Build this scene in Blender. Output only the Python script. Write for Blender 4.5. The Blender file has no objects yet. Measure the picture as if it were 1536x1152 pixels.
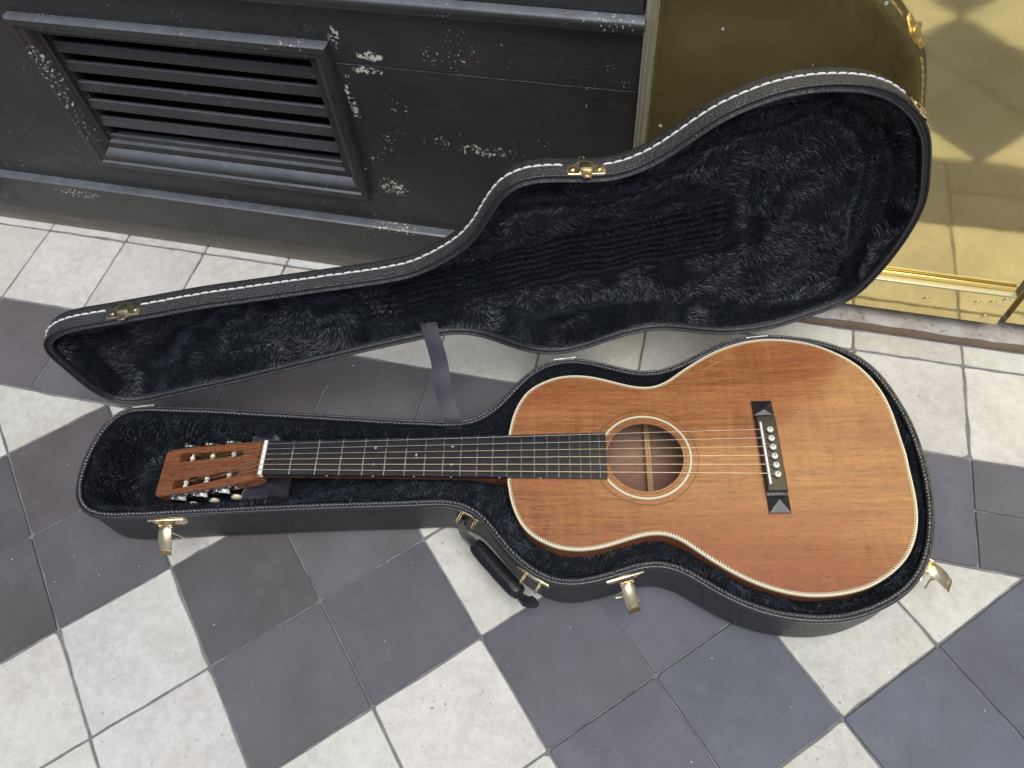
import bpy, math, random
import numpy as np
from mathutils import Matrix, Vector

random.seed(7)
rng = np.random.default_rng(11)
scene = bpy.context.scene
C = scene.collection

# ------------------------------------------------------------------ camera
cam_d = bpy.data.cameras.new('camera')
cam_d.sensor_width = 36.0
cam_d.lens = 27.2018
cam_d.clip_start = 0.02
cam_d.clip_end = 200
cam = bpy.data.objects.new('camera', cam_d)
C.objects.link(cam)
cam.matrix_world = Matrix(((0.9719848, -0.1625626, 0.1697614, -0.00165),
                           (0.2273480, 0.8335439, -0.5035051, 0.00143),
                           (-0.0596525, 0.5279942, 0.8471503, 0.98224),
                           (0, 0, 0, 1)))
scene.camera = cam

# ------------------------------------------------------------------ light
SUN_EL, SUN_AZ = math.radians(70), math.radians(148)      # azimuth measured from +Y towards +X
world = bpy.data.worlds.new('World')
scene.world = world
world.use_nodes = True
wn = world.node_tree
bg = wn.nodes['Background']
sky = wn.nodes.new('ShaderNodeTexSky')
sky.sky_type = 'NISHITA'
sky.sun_disc = False
sky.sun_elevation = SUN_EL
sky.sun_rotation = SUN_AZ
sky.air_density = 1.0
sky.dust_density = 3.0
sky.ozone_density = 0.6
wn.links.new(sky.outputs[0], bg.inputs[0])
bg.inputs[1].default_value = 0.075
sun_d = bpy.data.lights.new('sun', 'SUN')
sun_d.energy = 2.7
sun_d.angle = math.radians(48)
sun_d.color = (1.0, 0.985, 0.965)
sun = bpy.data.objects.new('sun', sun_d)
C.objects.link(sun)
sun_dir = Vector((math.sin(SUN_AZ) * math.cos(SUN_EL), math.cos(SUN_AZ) * math.cos(SUN_EL), math.sin(SUN_EL)))
sun.rotation_euler = sun_dir.to_track_quat('Z', 'Y').to_euler()
sun.location = (0.5, 0.3, 2.5)
scene.view_settings.view_transform = 'Standard'
scene.view_settings.look = 'None'
scene.view_settings.exposure = 0.17
scene.view_settings.gamma = 1.0
try:
    scene.cycles.max_bounces = 8
    scene.cycles.glossy_bounces = 4
    scene.cycles.sample_clamp_indirect = 6
except Exception:
    pass

# ------------------------------------------------------------------ node helpers
class NT:
    def __init__(s, name):
        s.m = bpy.data.materials.new(name)
        s.m.use_nodes = True
        s.t = s.m.node_tree
        s.b = s.t.nodes['Principled BSDF']
        s.out = s.t.nodes['Material Output']
    def n(s, typ, ins=None, **props):
        nd = s.t.nodes.new(typ)
        for k, v in props.items():
            setattr(nd, k, v)
        for k, v in (ins or {}).items():
            s.set(nd, k, v)
        return nd
    def set(s, nd, k, v):
        sock = nd.inputs[k]
        if isinstance(v, bpy.types.NodeSocket):
            s.t.links.new(v, sock)
        elif isinstance(v, bpy.types.Node):
            s.t.links.new(v.outputs[0], sock)
        else:
            if isinstance(v, tuple) and len(v) == 3 and sock.type == 'RGBA':
                v = (*v, 1)
            sock.default_value = v
    def coord(s, scale=(1, 1, 1), kind='Object', rot=(0, 0, 0), loc=(0, 0, 0)):
        tc = s.n('ShaderNodeTexCoord')
        mp = s.n('ShaderNodeMapping', {'Vector': tc.outputs[kind], 'Scale': scale, 'Rotation': rot, 'Location': loc})
        return mp.outputs[0]
    def world(s, scale=(1, 1, 1)):
        g = s.n('ShaderNodeNewGeometry')
        return s.n('ShaderNodeMapping', {'Vector': g.outputs['Position'], 'Scale': scale}).outputs[0]
    def noise(s, vec, scale=5.0, detail=4.0, rough=0.55, dist=0.0, col=False):
        nd = s.n('ShaderNodeTexNoise', {'Vector': vec, 'Scale': scale, 'Detail': detail, 'Roughness': rough, 'Distortion': dist})
        return nd.outputs['Color' if col else 0]
    def voro(s, vec, scale, feature='F1', out=0):
        nd = s.n('ShaderNodeTexVoronoi', {'Vector': vec, 'Scale': scale}, feature=feature)
        return nd.outputs[out]
    def ramp(s, fac, stops, interp='LINEAR'):
        nd = s.n('ShaderNodeValToRGB', {'Fac': fac})
        cr = nd.color_ramp
        cr.interpolation = interp
        while len(cr.elements) < len(stops):
            cr.elements.new(0.5)
        for e, (p, c) in zip(cr.elements, stops):
            e.position = p
            e.color = (c, c, c, 1) if not isinstance(c, tuple) else (*c, 1)
        return nd.outputs[0]
    def math(s, op, a, b=None, c=None, clamp=False):
        nd = s.n('ShaderNodeMath', {0: a}, operation=op, use_clamp=clamp)
        if b is not None: s.set(nd, 1, b)
        if c is not None: s.set(nd, 2, c)
        return nd.outputs[0]
    def mix(s, fac, a, b, mode='MIX'):
        nd = s.t.nodes.new('ShaderNodeMix')
        nd.data_type = 'RGBA'
        nd.blend_type = mode
        for k, v in ((0, fac), (6, a), (7, b)):
            if isinstance(v, tuple) and len(v) == 3: v = (*v, 1)
            if isinstance(v, bpy.types.NodeSocket): s.t.links.new(v, nd.inputs[k])
            else: nd.inputs[k].default_value = v
        return nd.outputs[2]
    def bump(s, h, strength=0.3, dist=0.001, normal=None):
        nd = s.n('ShaderNodeBump', {'Height': h, 'Strength': strength, 'Distance': dist})
        if normal is not None: s.set(nd, 'Normal', normal)
        return nd.outputs[0]
    def P(s, **kw):
        names = dict(color='Base Color', rough='Roughness', metal='Metallic', spec='Specular IOR Level', normal='Normal',
                     coat='Coat Weight', coat_rough='Coat Roughness', sheen='Sheen Weight', sheen_rough='Sheen Roughness',
                     sheen_tint='Sheen Tint', sss='Subsurface Weight', ior='IOR', aniso='Anisotropic')
        for k, v in kw.items():
            s.set(s.b, names[k], v)
        return s.m

def mat_plain(name, color, rough=0.5, metal=0.0, **kw):
    t = NT(name)
    v = t.noise(t.coord((1, 1, 1)), 180.0, 3)
    c = t.mix(t.math('MULTIPLY', v, 0.35), color, tuple(x * 0.55 for x in color))
    r = t.math('ADD', t.math('MULTIPLY', t.noise(t.coord(), 60.0, 3), 0.16), rough - 0.08)
    return t.P(color=c, rough=r, metal=metal, **kw)

# ------------------------------------------------------------------ mesh helpers
def mesh_obj(name, V, F, mat=None, parent=None, smooth=True, angle=35, uv=None, mats=None, fmat=None, data_only=False):
    me = bpy.data.meshes.new(name)
    if isinstance(F, np.ndarray):
        F = F.tolist()
    me.from_pydata(np.asarray(V, float).tolist(), [], F)
    me.update()
    for m in (mats or ([mat] if mat else [])):
        me.materials.append(m)
    if fmat is not None:
        me.polygons.foreach_set('material_index', fmat)
    if uv is not None:
        l = me.uv_layers.new(name='UVMap')
        vi = np.empty(len(me.loops), np.int32)
        me.loops.foreach_get('vertex_index', vi)
        uv = np.asarray(uv, float)
        if len(uv) == len(vi): l.data.foreach_set('uv', uv.ravel())
        else: l.data.foreach_set('uv', uv[vi].ravel())
    if smooth:
        me.shade_smooth()
        me.set_sharp_from_angle(angle=math.radians(angle))
    if data_only:
        return me
    return link(name, me, parent)

def link(name, me, parent=None, mw=None):
    o = bpy.data.objects.new(name, me)
    C.objects.link(o)
    if parent is not None: o.parent = parent
    if mw is not None: o.matrix_local = mw
    return o

def tag(o, label=None, cat=None, group=None, kind=None):
    if label: o['label'] = label
    if cat: o['category'] = cat
    if group: o['group'] = group
    if kind: o['kind'] = kind
    return o

class MB:
    def __init__(s): s.V = []; s.F = []
    def add(s, V, F, M=None):
        b = len(s.V)
        for v in V:
            v = Vector(v)
            if M is not None: v = M @ v
            s.V.append(tuple(v))
        for f in F: s.F.append([b + i for i in f])
        return s
    def box(s, x0, x1, y0, y1, z0, z1, b=0.0, M=None):
        if b <= 0:
            V = [(x, y, z) for z in (z0, z1) for y in (y0, y1) for x in (x0, x1)]
            return s.add(V, [(0, 2, 3, 1), (4, 5, 7, 6), (0, 1, 5, 4), (2, 6, 7, 3), (0, 4, 6, 2), (1, 3, 7, 5)], M)
        # bevelled box: octagonal rings
        V = []
        def ring(i, z):
            return [(x0 + i + b, y0 + i, z), (x1 - i - b, y0 + i, z), (x1 - i, y0 + i + b, z), (x1 - i, y1 - i - b, z),
                    (x1 - i - b, y1 - i, z), (x0 + i + b, y1 - i, z), (x0 + i, y1 - i - b, z), (x0 + i, y0 + i + b, z)]
        for i, z in ((b, z0), (0, z0 + b), (0, z1 - b), (b, z1)): V += ring(i, z)
        F = [tuple(range(7, -1, -1)), tuple(range(24, 32))]
        for r in range(3):
            for k in range(8):
                a, c = r * 8 + k, r * 8 + (k + 1) % 8
                F.append((a, c, c + 8, a + 8))
        return s.add(V, F, M)
    def prism(s, P, z0, z1, b=0.0, M=None):
        n = len(P); P = np.array(P, float)
        if area2(P) < 0: P = P[::-1]
        rings = [(0, z0), (0, z1)] if b <= 0 else [(0, z0), (0, z1 - b), (b, z1)]
        V = []
        for i, z in rings:
            Q = offset(P, i) if i else P
            V += [(x, y, z) for x, y in Q]
        F = [tuple(range(n - 1, -1, -1)), tuple(range((len(rings) - 1) * n, len(rings) * n))]
        for r in range(len(rings) - 1):
            for k in range(n):
                a, c = r * n + k, r * n + (k + 1) % n
                F.append((a, c, c + n, a + n))
        return s.add(V, F, M)
    def tube(s, pts, r, n=8, closed=False, M=None, cap=True):
        V, F = tube(pts, r, n, closed, cap)
        return s.add(V, F, M)
    def lathe(s, prof, n=16, M=None):
        V = []; F = []
        for r, z in prof:
            for k in range(n):
                a = 2 * math.pi * k / n
                V.append((r * math.cos(a), r * math.sin(a), z))
        for i in range(len(prof) - 1):
            for k in range(n):
                a, c = i * n + k, i * n + (k + 1) % n
                F.append((a, c, c + n, a + n))
        F.append(tuple(range(n - 1, -1, -1))); F.append(tuple(range((len(prof) - 1) * n, len(prof) * n)))
        return s.add(V, F, M)
    def obj(s, name, mat, parent=None, **kw):
        return mesh_obj(name, s.V, s.F, mat, parent, **kw)
    def data(s, name, mat, **kw):
        return mesh_obj(name, s.V, s.F, mat, None, data_only=True, **kw)

def area2(P):
    x, y = P[:, 0], P[:, 1]
    return float((x * np.roll(y, -1) - np.roll(x, -1) * y).sum())

def offset(P, d):
    """inward offset of a CCW polygon along vertex normals"""
    a = np.roll(P, 1, 0); b = np.roll(P, -1, 0)
    e1 = P - a; e2 = b - P
    e1 /= np.linalg.norm(e1, axis=1)[:, None] + 1e-12
    e2 /= np.linalg.norm(e2, axis=1)[:, None] + 1e-12
    n1 = np.stack([-e1[:, 1], e1[:, 0]], 1); n2 = np.stack([-e2[:, 1], e2[:, 0]], 1)
    n = n1 + n2
    n /= np.linalg.norm(n, axis=1)[:, None] + 1e-12
    k = np.clip((n * n1).sum(1), 0.4, 1)
    return P + n * (d / k)[:, None]

def tube(pts, r, n=8, closed=False, cap=True):
    pts = [Vector(p) for p in pts]; m = len(pts)
    V = []; F = []
    up = Vector((0.123, 0.2, 1)).normalized(); prev = None
    rr = r if hasattr(r, '__len__') else [r] * m
    for i, p in enumerate(pts):
        a = pts[(i - 1) % m] if (closed or i > 0) else p
        b = pts[(i + 1) % m] if (closed or i < m - 1) else p
        t = (b - a).normalized()
        if prev is None:
            x = t.cross(up).normalized()
        else:
            x = (prev - t * prev.dot(t)).normalized()
        prev = x; y = t.cross(x)
        for k in range(n):
            an = 2 * math.pi * k / n
            V.append(tuple(p + (x * math.cos(an) + y * math.sin(an)) * rr[i]))
    for i in range(m if closed else m - 1):
        for k in range(n):
            a = i * n + k; c = i * n + (k + 1) % n
            j = ((i + 1) % m) * n
            F.append((a, c, j + (k + 1) % n, j + k))
    if not closed and cap:
        F.append(tuple(range(n - 1, -1, -1))); F.append(tuple(range((m - 1) * n, m * n)))
    return V, F

def sweep(P, prof, closed_prof=False):
    """sweep profile [(inward offset, z)] round closed CCW outline P -> V, F, per-loop uv (metres)"""
    n = len(P); V = []
    L = np.r_[0, np.cumsum(np.linalg.norm(np.roll(P, -1, 0) - P, axis=1))]
    pl = [0.0]
    for a, b in zip(prof, prof[1:]): pl.append(pl[-1] + math.hypot(b[0] - a[0], b[1] - a[1]))
    for o, z in prof:
        V += [(x, y, z) for x, y in offset(P, o)]
    F = []; uv = []
    m = len(prof)
    for i in range(m if closed_prof else m - 1):
        j = (i + 1) % m
        v0, v1 = pl[i], (pl[j] if j else pl[i] + 0.001)
        for k in range(n):
            k2 = (k + 1) % n
            F.append((i * n + k, i * n + k2, j * n + k2, j * n + k))
            uv += [(L[k], v0), (L[k + 1], v0), (L[k + 1], v1), (L[k], v1)]
    return V, F, uv

def resample(P, n):
    Q = np.r_[P, P[:1]]
    # catmull-rom densify
    m = len(P); out = []
    for i in range(m):
        p0, p1, p2, p3 = P[(i - 1) % m], P[i], P[(i + 1) % m], P[(i + 2) % m]
        for t in (0, .25, .5, .75):
            out.append(0.5 * ((2 * p1) + (-p0 + p2) * t + (2 * p0 - 5 * p1 + 4 * p2 - p3) * t * t + (-p0 + 3 * p1 - 3 * p2 + p3) * t ** 3))
    Q = np.array(out); Q = np.r_[Q, Q[:1]]
    L = np.r_[0, np.cumsum(np.linalg.norm(np.diff(Q, axis=0), axis=1))]
    t = np.linspace(0, L[-1], n + 1)[:-1]
    return np.stack([np.interp(t, L, Q[:, k]) for k in (0, 1)], 1)

def ss(x, a=0.0, b=1.0):
    t = np.clip((x - a) / (b - a), 0, 1)
    return t * t * (3 - 2 * t)

def vnoise(x, y, scale, seed=0):
    x = x / scale + seed * 17.3; y = y / scale + seed * 31.7
    xi = np.floor(x); yi = np.floor(y); fx = x - xi; fy = y - yi
    fx = fx * fx * (3 - 2 * fx); fy = fy * fy * (3 - 2 * fy)
    def h(a, b):
        v = np.sin(a * 127.1 + b * 311.7 + seed * 74.7) * 43758.5453
        return v - np.floor(v)
    return (h(xi, yi) * (1 - fx) + h(xi + 1, yi) * fx) * (1 - fy) + (h(xi, yi + 1) * (1 - fx) + h(xi + 1, yi + 1) * fx) * fy

def hash2(a, b, seed):
    v = np.sin(a * 12.9898 + b * 78.233 + seed * 37.719) * 43758.5453
    return v - np.floor(v)

class SDF:
    """distance to the closed outline, positive inside, sampled on a grid"""
    def __init__(s, P, res=0.004, pad=0.02):
        s.lo = P.min(0) - pad; hi = P.max(0) + pad; s.res = res
        s.nx = int((hi[0] - s.lo[0]) / res) + 2; s.ny = int((hi[1] - s.lo[1]) / res) + 2
        gx, gy = np.meshgrid(s.lo[0] + np.arange(s.nx) * res, s.lo[1] + np.arange(s.ny) * res, indexing='ij')
        pt = np.stack([gx.ravel(), gy.ravel()], 1)
        best = np.full(len(pt), 1e9); ins = np.zeros(len(pt), bool)
        A = P; B = np.roll(P, -1, 0)
        for a, b in zip(A, B):
            d = b - a; w = pt - a
            t = np.clip((w @ d) / (d @ d + 1e-15), 0, 1)
            q = w - t[:, None] * d
            best = np.minimum(best, (q * q).sum(1))
            c = ((a[1] > pt[:, 1]) != (b[1] > pt[:, 1]))
            if abs(b[1] - a[1]) > 1e-12:
                xx = a[0] + (pt[:, 1] - a[1]) / (b[1] - a[1]) * (b[0] - a[0])
                ins ^= c & (pt[:, 0] < xx)
        D = np.sqrt(best); D[~ins] *= -1
        s.D = D.reshape(s.nx, s.ny)
    def __call__(s, x, y):
        u = np.clip((x - s.lo[0]) / s.res, 0, s.nx - 1.001); v = np.clip((y - s.lo[1]) / s.res, 0, s.ny - 1.001)
        i = u.astype(int); j = v.astype(int); fu = u - i; fv = v - j
        D = s.D
        return (D[i, j] * (1 - fu) + D[i + 1, j] * fu) * (1 - fv) + (D[i, j + 1] * (1 - fu) + D[i + 1, j + 1] * fu) * fv

def height_mesh(name, sdf, hf, dmin, step, mat, parent):
    nx = int(s_span(sdf, 0) / step); ny = int(s_span(sdf, 1) / step)
    x = sdf.lo[0] + np.arange(nx) * step; y = sdf.lo[1] + np.arange(ny) * step
    gx, gy = np.meshgrid(x, y, indexing='ij')
    d = sdf(gx.ravel(), gy.ravel()).reshape(nx, ny)
    z = hf(gx.ravel(), gy.ravel()).reshape(nx, ny)
    ok = d > dmin
    idx = -np.ones((nx, ny), int); V = []; F = []
    q = ok[:-1, :-1] & ok[1:, :-1] & ok[1:, 1:] & ok[:-1, 1:]
    use = np.zeros((nx, ny), bool)
    use[:-1, :-1] |= q; use[1:, :-1] |= q; use[1:, 1:] |= q; use[:-1, 1:] |= q
    idx[use] = np.arange(use.sum())
    V = np.stack([gx[use], gy[use], z[use]], 1)
    I, J = np.nonzero(q)
    F = np.stack([idx[I, J], idx[I + 1, J], idx[I + 1, J + 1], idx[I, J + 1]], 1)
    return mesh_obj(name, V, F, mat, parent, angle=80)

def s_span(s, k): return (s.nx if k == 0 else s.ny) * s.res

def fur(name, N, sdf, dmin, hf, mask, flow, length, up, mat, parent, seed=1, width=0.00042):
    """short plush pile: N tapering curved blades rooted on the height field hf"""
    r = np.random.default_rng(seed)
    M = int(N * 2.6)
    x = sdf.lo[0] + r.random(M) * s_span(sdf, 0); y = sdf.lo[1] + r.random(M) * s_span(sdf, 1)
    k = (sdf(x, y) > dmin) & mask(x, y)
    x = x[k][:N]; y = y[k][:N]; n = len(x)
    e = 0.003
    z = hf(x, y)
    gx = (hf(x + e, y) - hf(x - e, y)) / (2 * e); gy = (hf(x, y + e) - hf(x, y - e)) / (2 * e)
    gx = np.clip(gx, -1.6, 1.6); gy = np.clip(gy, -1.6, 1.6)
    nrm = np.stack([-gx, -gy, np.ones(n)], 1); nrm /= np.linalg.norm(nrm, axis=1)[:, None]
    nrm *= up
    fa, fm = flow(x, y)
    fa = fa + (vnoise(x, y, 0.026, seed + 60) - .5) * 1.5
    fa = fa + (r.random(n) - .5) * 0.4
    fl = np.stack([np.cos(fa), np.sin(fa), gx * np.cos(fa) + gy * np.sin(fa)], 1)
    fl /= np.linalg.norm(fl, axis=1)[:, None]
    # clump centres
    cs = 0.0085
    ci = np.floor(x / cs); cj = np.floor(y / cs)
    best = np.full(n, 1e9); bx = x.copy(); by = y.copy(); bh = np.zeros(n)
    for a in (-1, 0, 1):
        for b in (-1, 0, 1):
            px = (ci + a + hash2(ci + a, cj + b, seed)) * cs; py = (cj + b + hash2(ci + a, cj + b, seed + 5)) * cs
            d = (px - x) ** 2 + (py - y) ** 2
            m = d < best
            best[m] = d[m]; bx[m] = px[m]; by[m] = py[m]; bh[m] = hash2(ci + a, cj + b, seed + 9)[m]
    L = length(x, y) * (0.7 + 0.35 * bh) * (0.75 + 0.5 * r.random(n))
    L *= 0.75 + 0.55 * vnoise(x, y, 0.016, seed + 62)
    lean = fm * (0.75 + 0.5 * bh) * (0.45 + 1.2 * vnoise(x, y, 0.030, seed + 61))
    tocl = np.stack([bx - x, by - y, np.zeros(n)], 1)
    jit = (r.random((n, 3)) - .5) * 0.24
    d1 = nrm * 0.9 + fl * lean[:, None] * 0.5 + jit * .5
    d1 /= np.linalg.norm(d1, axis=1)[:, None]
    d2 = nrm * 0.35 + fl * lean[:, None] * 1.2 + jit + tocl * 18
    d2 /= np.linalg.norm(d2, axis=1)[:, None]
    p0 = np.stack([x, y, z], 1) - nrm * 0.001
    p1 = p0 + d1 * (L * 0.5)[:, None]
    p2 = p1 + d2 * (L * 0.62)[:, None]
    ra = r.random(n) * 2 * np.pi
    rv = np.stack([np.cos(ra), np.sin(ra), (r.random(n) - .5)], 1)
    w = np.cross(d1, rv); w /= np.linalg.norm(w, axis=1)[:, None] + 1e-9
    w *= width * (0.7 + 0.6 * r.random(n))[:, None]
    V = np.empty((n, 5, 3))
    V[:, 0] = p0 - w; V[:, 1] = p0 + w; V[:, 2] = p1 + w * .8; V[:, 3] = p1 - w * .8; V[:, 4] = p2
    me = bpy.data.meshes.new(name)
    me.vertices.add(n * 5); me.vertices.foreach_set('co', V.ravel())
    base = (np.arange(n) * 5)[:, None]
    loops = np.concatenate([base + np.array([0, 1, 2, 3]), base + np.array([3, 2, 4])], 1)
    me.loops.add(n * 7); me.loops.foreach_set('vertex_index', loops.ravel().astype(np.int32))
    me.polygons.add(n * 2)
    st = np.stack([np.arange(n) * 7, np.arange(n) * 7 + 4], 1).ravel()
    me.polygons.foreach_set('loop_start', st.astype(np.int32))
    me.update(calc_edges=True)
    me.shade_smooth()
    me.materials.append(mat)
    o = link(name, me, parent)
    o['kind'] = 'stuff'
    return o

# outlines measured in metres in the case frame (origin at the nut, X along the strings)
RIM_PTS = [(-0.2269, 0.0731), (-0.2358, 0.0620), (-0.2421, 0.0487), (-0.2465, 0.0343), (-0.2494, 0.0197), (-0.2510, 0.0050), (-0.2513, -0.0098), (-0.2503, -0.0246), 
    (-0.2475, -0.0393), (-0.2422, -0.0530), (-0.2339, -0.0646), (-0.2227, -0.0731), (-0.2092, -0.0780), (-0.1945, -0.0801), (-0.1795, -0.0804), (-0.1647, -0.0801), 
    (-0.1499, -0.0797), (-0.1352, -0.0791), (-0.1205, -0.0784), (-0.1058, -0.0775), (-0.0911, -0.0767), (-0.0764, -0.0760), (-0.0617, -0.0753), (-0.0470, -0.0747), 
    (-0.0323, -0.0741), (-0.0176, -0.0734), (-0.0029, -0.0727), (0.0118, -0.0720), (0.0265, -0.0714), (0.0412, -0.0709), (0.0559, -0.0704), (0.0706, -0.0698), 
    (0.0853, -0.0693), (0.1000, -0.0688), (0.1147, -0.0684), (0.1295, -0.0680), (0.1442, -0.0676), (0.1589, -0.0673), (0.1736, -0.0669), (0.1883, -0.0664), 
    (0.2030, -0.0657), (0.2179, -0.0650), (0.2327, -0.0648), (0.2473, -0.0663), (0.2611, -0.0702), (0.2737, -0.0770), (0.2847, -0.0864), (0.2945, -0.0975), 
    (0.3037, -0.1092), (0.3130, -0.1206), (0.3230, -0.1315), (0.3339, -0.1415), (0.3457, -0.1503), (0.3585, -0.1576), (0.3721, -0.1627), (0.3864, -0.1652), 
    (0.4011, -0.1653), (0.4157, -0.1633), (0.4301, -0.1600), (0.4443, -0.1559), (0.4585, -0.1514), (0.4728, -0.1473), (0.4872, -0.1448), (0.5015, -0.1450), 
    (0.5153, -0.1484), (0.5285, -0.1545), (0.5411, -0.1623), (0.5536, -0.1704), (0.5662, -0.1781), (0.5791, -0.1851), (0.5924, -0.1913), (0.6062, -0.1965), 
    (0.6203, -0.2005), (0.6347, -0.2035), (0.6493, -0.2054), (0.6640, -0.2065), (0.6787, -0.2065), (0.6933, -0.2053), (0.7078, -0.2028), (0.7219, -0.1989), 
    (0.7358, -0.1938), (0.7493, -0.1879), (0.7623, -0.1809), (0.7745, -0.1727), (0.7856, -0.1631), (0.7954, -0.1522), (0.8038, -0.1402), (0.8109, -0.1273), 
    (0.8168, -0.1138), (0.8217, -0.0999), (0.8258, -0.0857), (0.8291, -0.0714), (0.8316, -0.0569), (0.8334, -0.0423), (0.8346, -0.0276), (0.8353, -0.0129), 
    (0.8355, 0.0018), (0.8352, 0.0165), (0.8342, 0.0312), (0.8323, 0.0458), (0.8296, 0.0602), (0.8260, 0.0745), (0.8219, 0.0887), (0.8171, 0.1026), 
    (0.8114, 0.1162), (0.8043, 0.1289), (0.7955, 0.1406), (0.7851, 0.1510), (0.7735, 0.1599), (0.7608, 0.1674), (0.7474, 0.1732), (0.7334, 0.1776), 
    (0.7191, 0.1811), (0.7045, 0.1837), (0.6899, 0.1855), (0.6752, 0.1863), (0.6605, 0.1860), (0.6458, 0.1847), (0.6314, 0.1821), (0.6173, 0.1781), 
    (0.6037, 0.1727), (0.5905, 0.1662), (0.5775, 0.1592), (0.5645, 0.1521), (0.5515, 0.1452), (0.5381, 0.1389), (0.5242, 0.1340), (0.5100, 0.1313), 
    (0.4956, 0.1311), (0.4811, 0.1333), (0.4668, 0.1372), (0.4527, 0.1417), (0.4386, 0.1461), (0.4242, 0.1498), (0.4097, 0.1522), (0.3951, 0.1528), 
    (0.3806, 0.1510), (0.3667, 0.1467), (0.3537, 0.1400), (0.3419, 0.1313), (0.3313, 0.1211), (0.3216, 0.1099), (0.3124, 0.0984), (0.3029, 0.0870), 
    (0.2926, 0.0764), (0.2810, 0.0674), (0.2682, 0.0609), (0.2544, 0.0573), (0.2398, 0.0563), (0.2250, 0.0567), (0.2101, 0.0577), (0.1954, 0.0586), 
    (0.1807, 0.0594), (0.1660, 0.0603), (0.1513, 0.0614), (0.1367, 0.0625), (0.1220, 0.0638), (0.1073, 0.0650), (0.0927, 0.0661), (0.0780, 0.0673), 
    (0.0633, 0.0685), (0.0487, 0.0697), (0.0340, 0.0709), (0.0193, 0.0721), (0.0046, 0.0732), (-0.0100, 0.0744), (-0.0247, 0.0756), (-0.0394, 0.0768), 
    (-0.0540, 0.0780), (-0.0687, 0.0792), (-0.0834, 0.0803), (-0.0981, 0.0812), (-0.1128, 0.0819), (-0.1275, 0.0826), (-0.1421, 0.0832), (-0.1569, 0.0840), 
    (-0.1717, 0.0849), (-0.1868, 0.0854), (-0.2016, 0.0844), (-0.2153, 0.0806), ]
HALF_PTS = [(0.3169, 0.0309), (0.3178, 0.0395), (0.3191, 0.0481), (0.3208, 0.0566), (0.3231, 0.0649), (0.3260, 0.0731), (0.3295, 0.0810), (0.3336, 0.0886), 
    (0.3385, 0.0957), (0.3445, 0.1019), (0.3513, 0.1072), (0.3587, 0.1117), (0.3664, 0.1156), (0.3745, 0.1188), (0.3828, 0.1211), (0.3913, 0.1225), 
    (0.4000, 0.1232), (0.4086, 0.1231), (0.4173, 0.1223), (0.4259, 0.1210), (0.4343, 0.1191), (0.4427, 0.1168), (0.4510, 0.1142), (0.4592, 0.1115), 
    (0.4675, 0.1089), (0.4758, 0.1065), (0.4843, 0.1046), (0.4929, 0.1034), (0.5015, 0.1033), (0.5100, 0.1046), (0.5181, 0.1074), (0.5258, 0.1113), 
    (0.5330, 0.1162), (0.5399, 0.1215), (0.5468, 0.1268), (0.5537, 0.1320), (0.5608, 0.1370), (0.5680, 0.1419), (0.5752, 0.1467), (0.5826, 0.1512), 
    (0.5902, 0.1555), (0.5979, 0.1595), (0.6057, 0.1631), (0.6138, 0.1664), (0.6219, 0.1694), (0.6302, 0.1719), (0.6386, 0.1741), (0.6471, 0.1757), 
    (0.6557, 0.1769), (0.6644, 0.1776), (0.6730, 0.1777), (0.6817, 0.1774), (0.6904, 0.1767), (0.6990, 0.1756), (0.7075, 0.1741), (0.7159, 0.1721), 
    (0.7243, 0.1697), (0.7324, 0.1667), (0.7402, 0.1631), (0.7479, 0.1590), (0.7553, 0.1545), (0.7625, 0.1497), (0.7694, 0.1444), (0.7758, 0.1386), 
    (0.7817, 0.1323), (0.7870, 0.1255), (0.7917, 0.1182), (0.7958, 0.1106), (0.7994, 0.1027), (0.8025, 0.0945), (0.8050, 0.0863), (0.8069, 0.0778), 
    (0.8084, 0.0693), (0.8095, 0.0607), (0.8102, 0.0520), (0.8107, 0.0434), (0.8111, 0.0347), (0.8113, 0.0260), (0.8117, 0.0173), (0.8121, 0.0087), 
    (0.8125, 0.0000), ]
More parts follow.
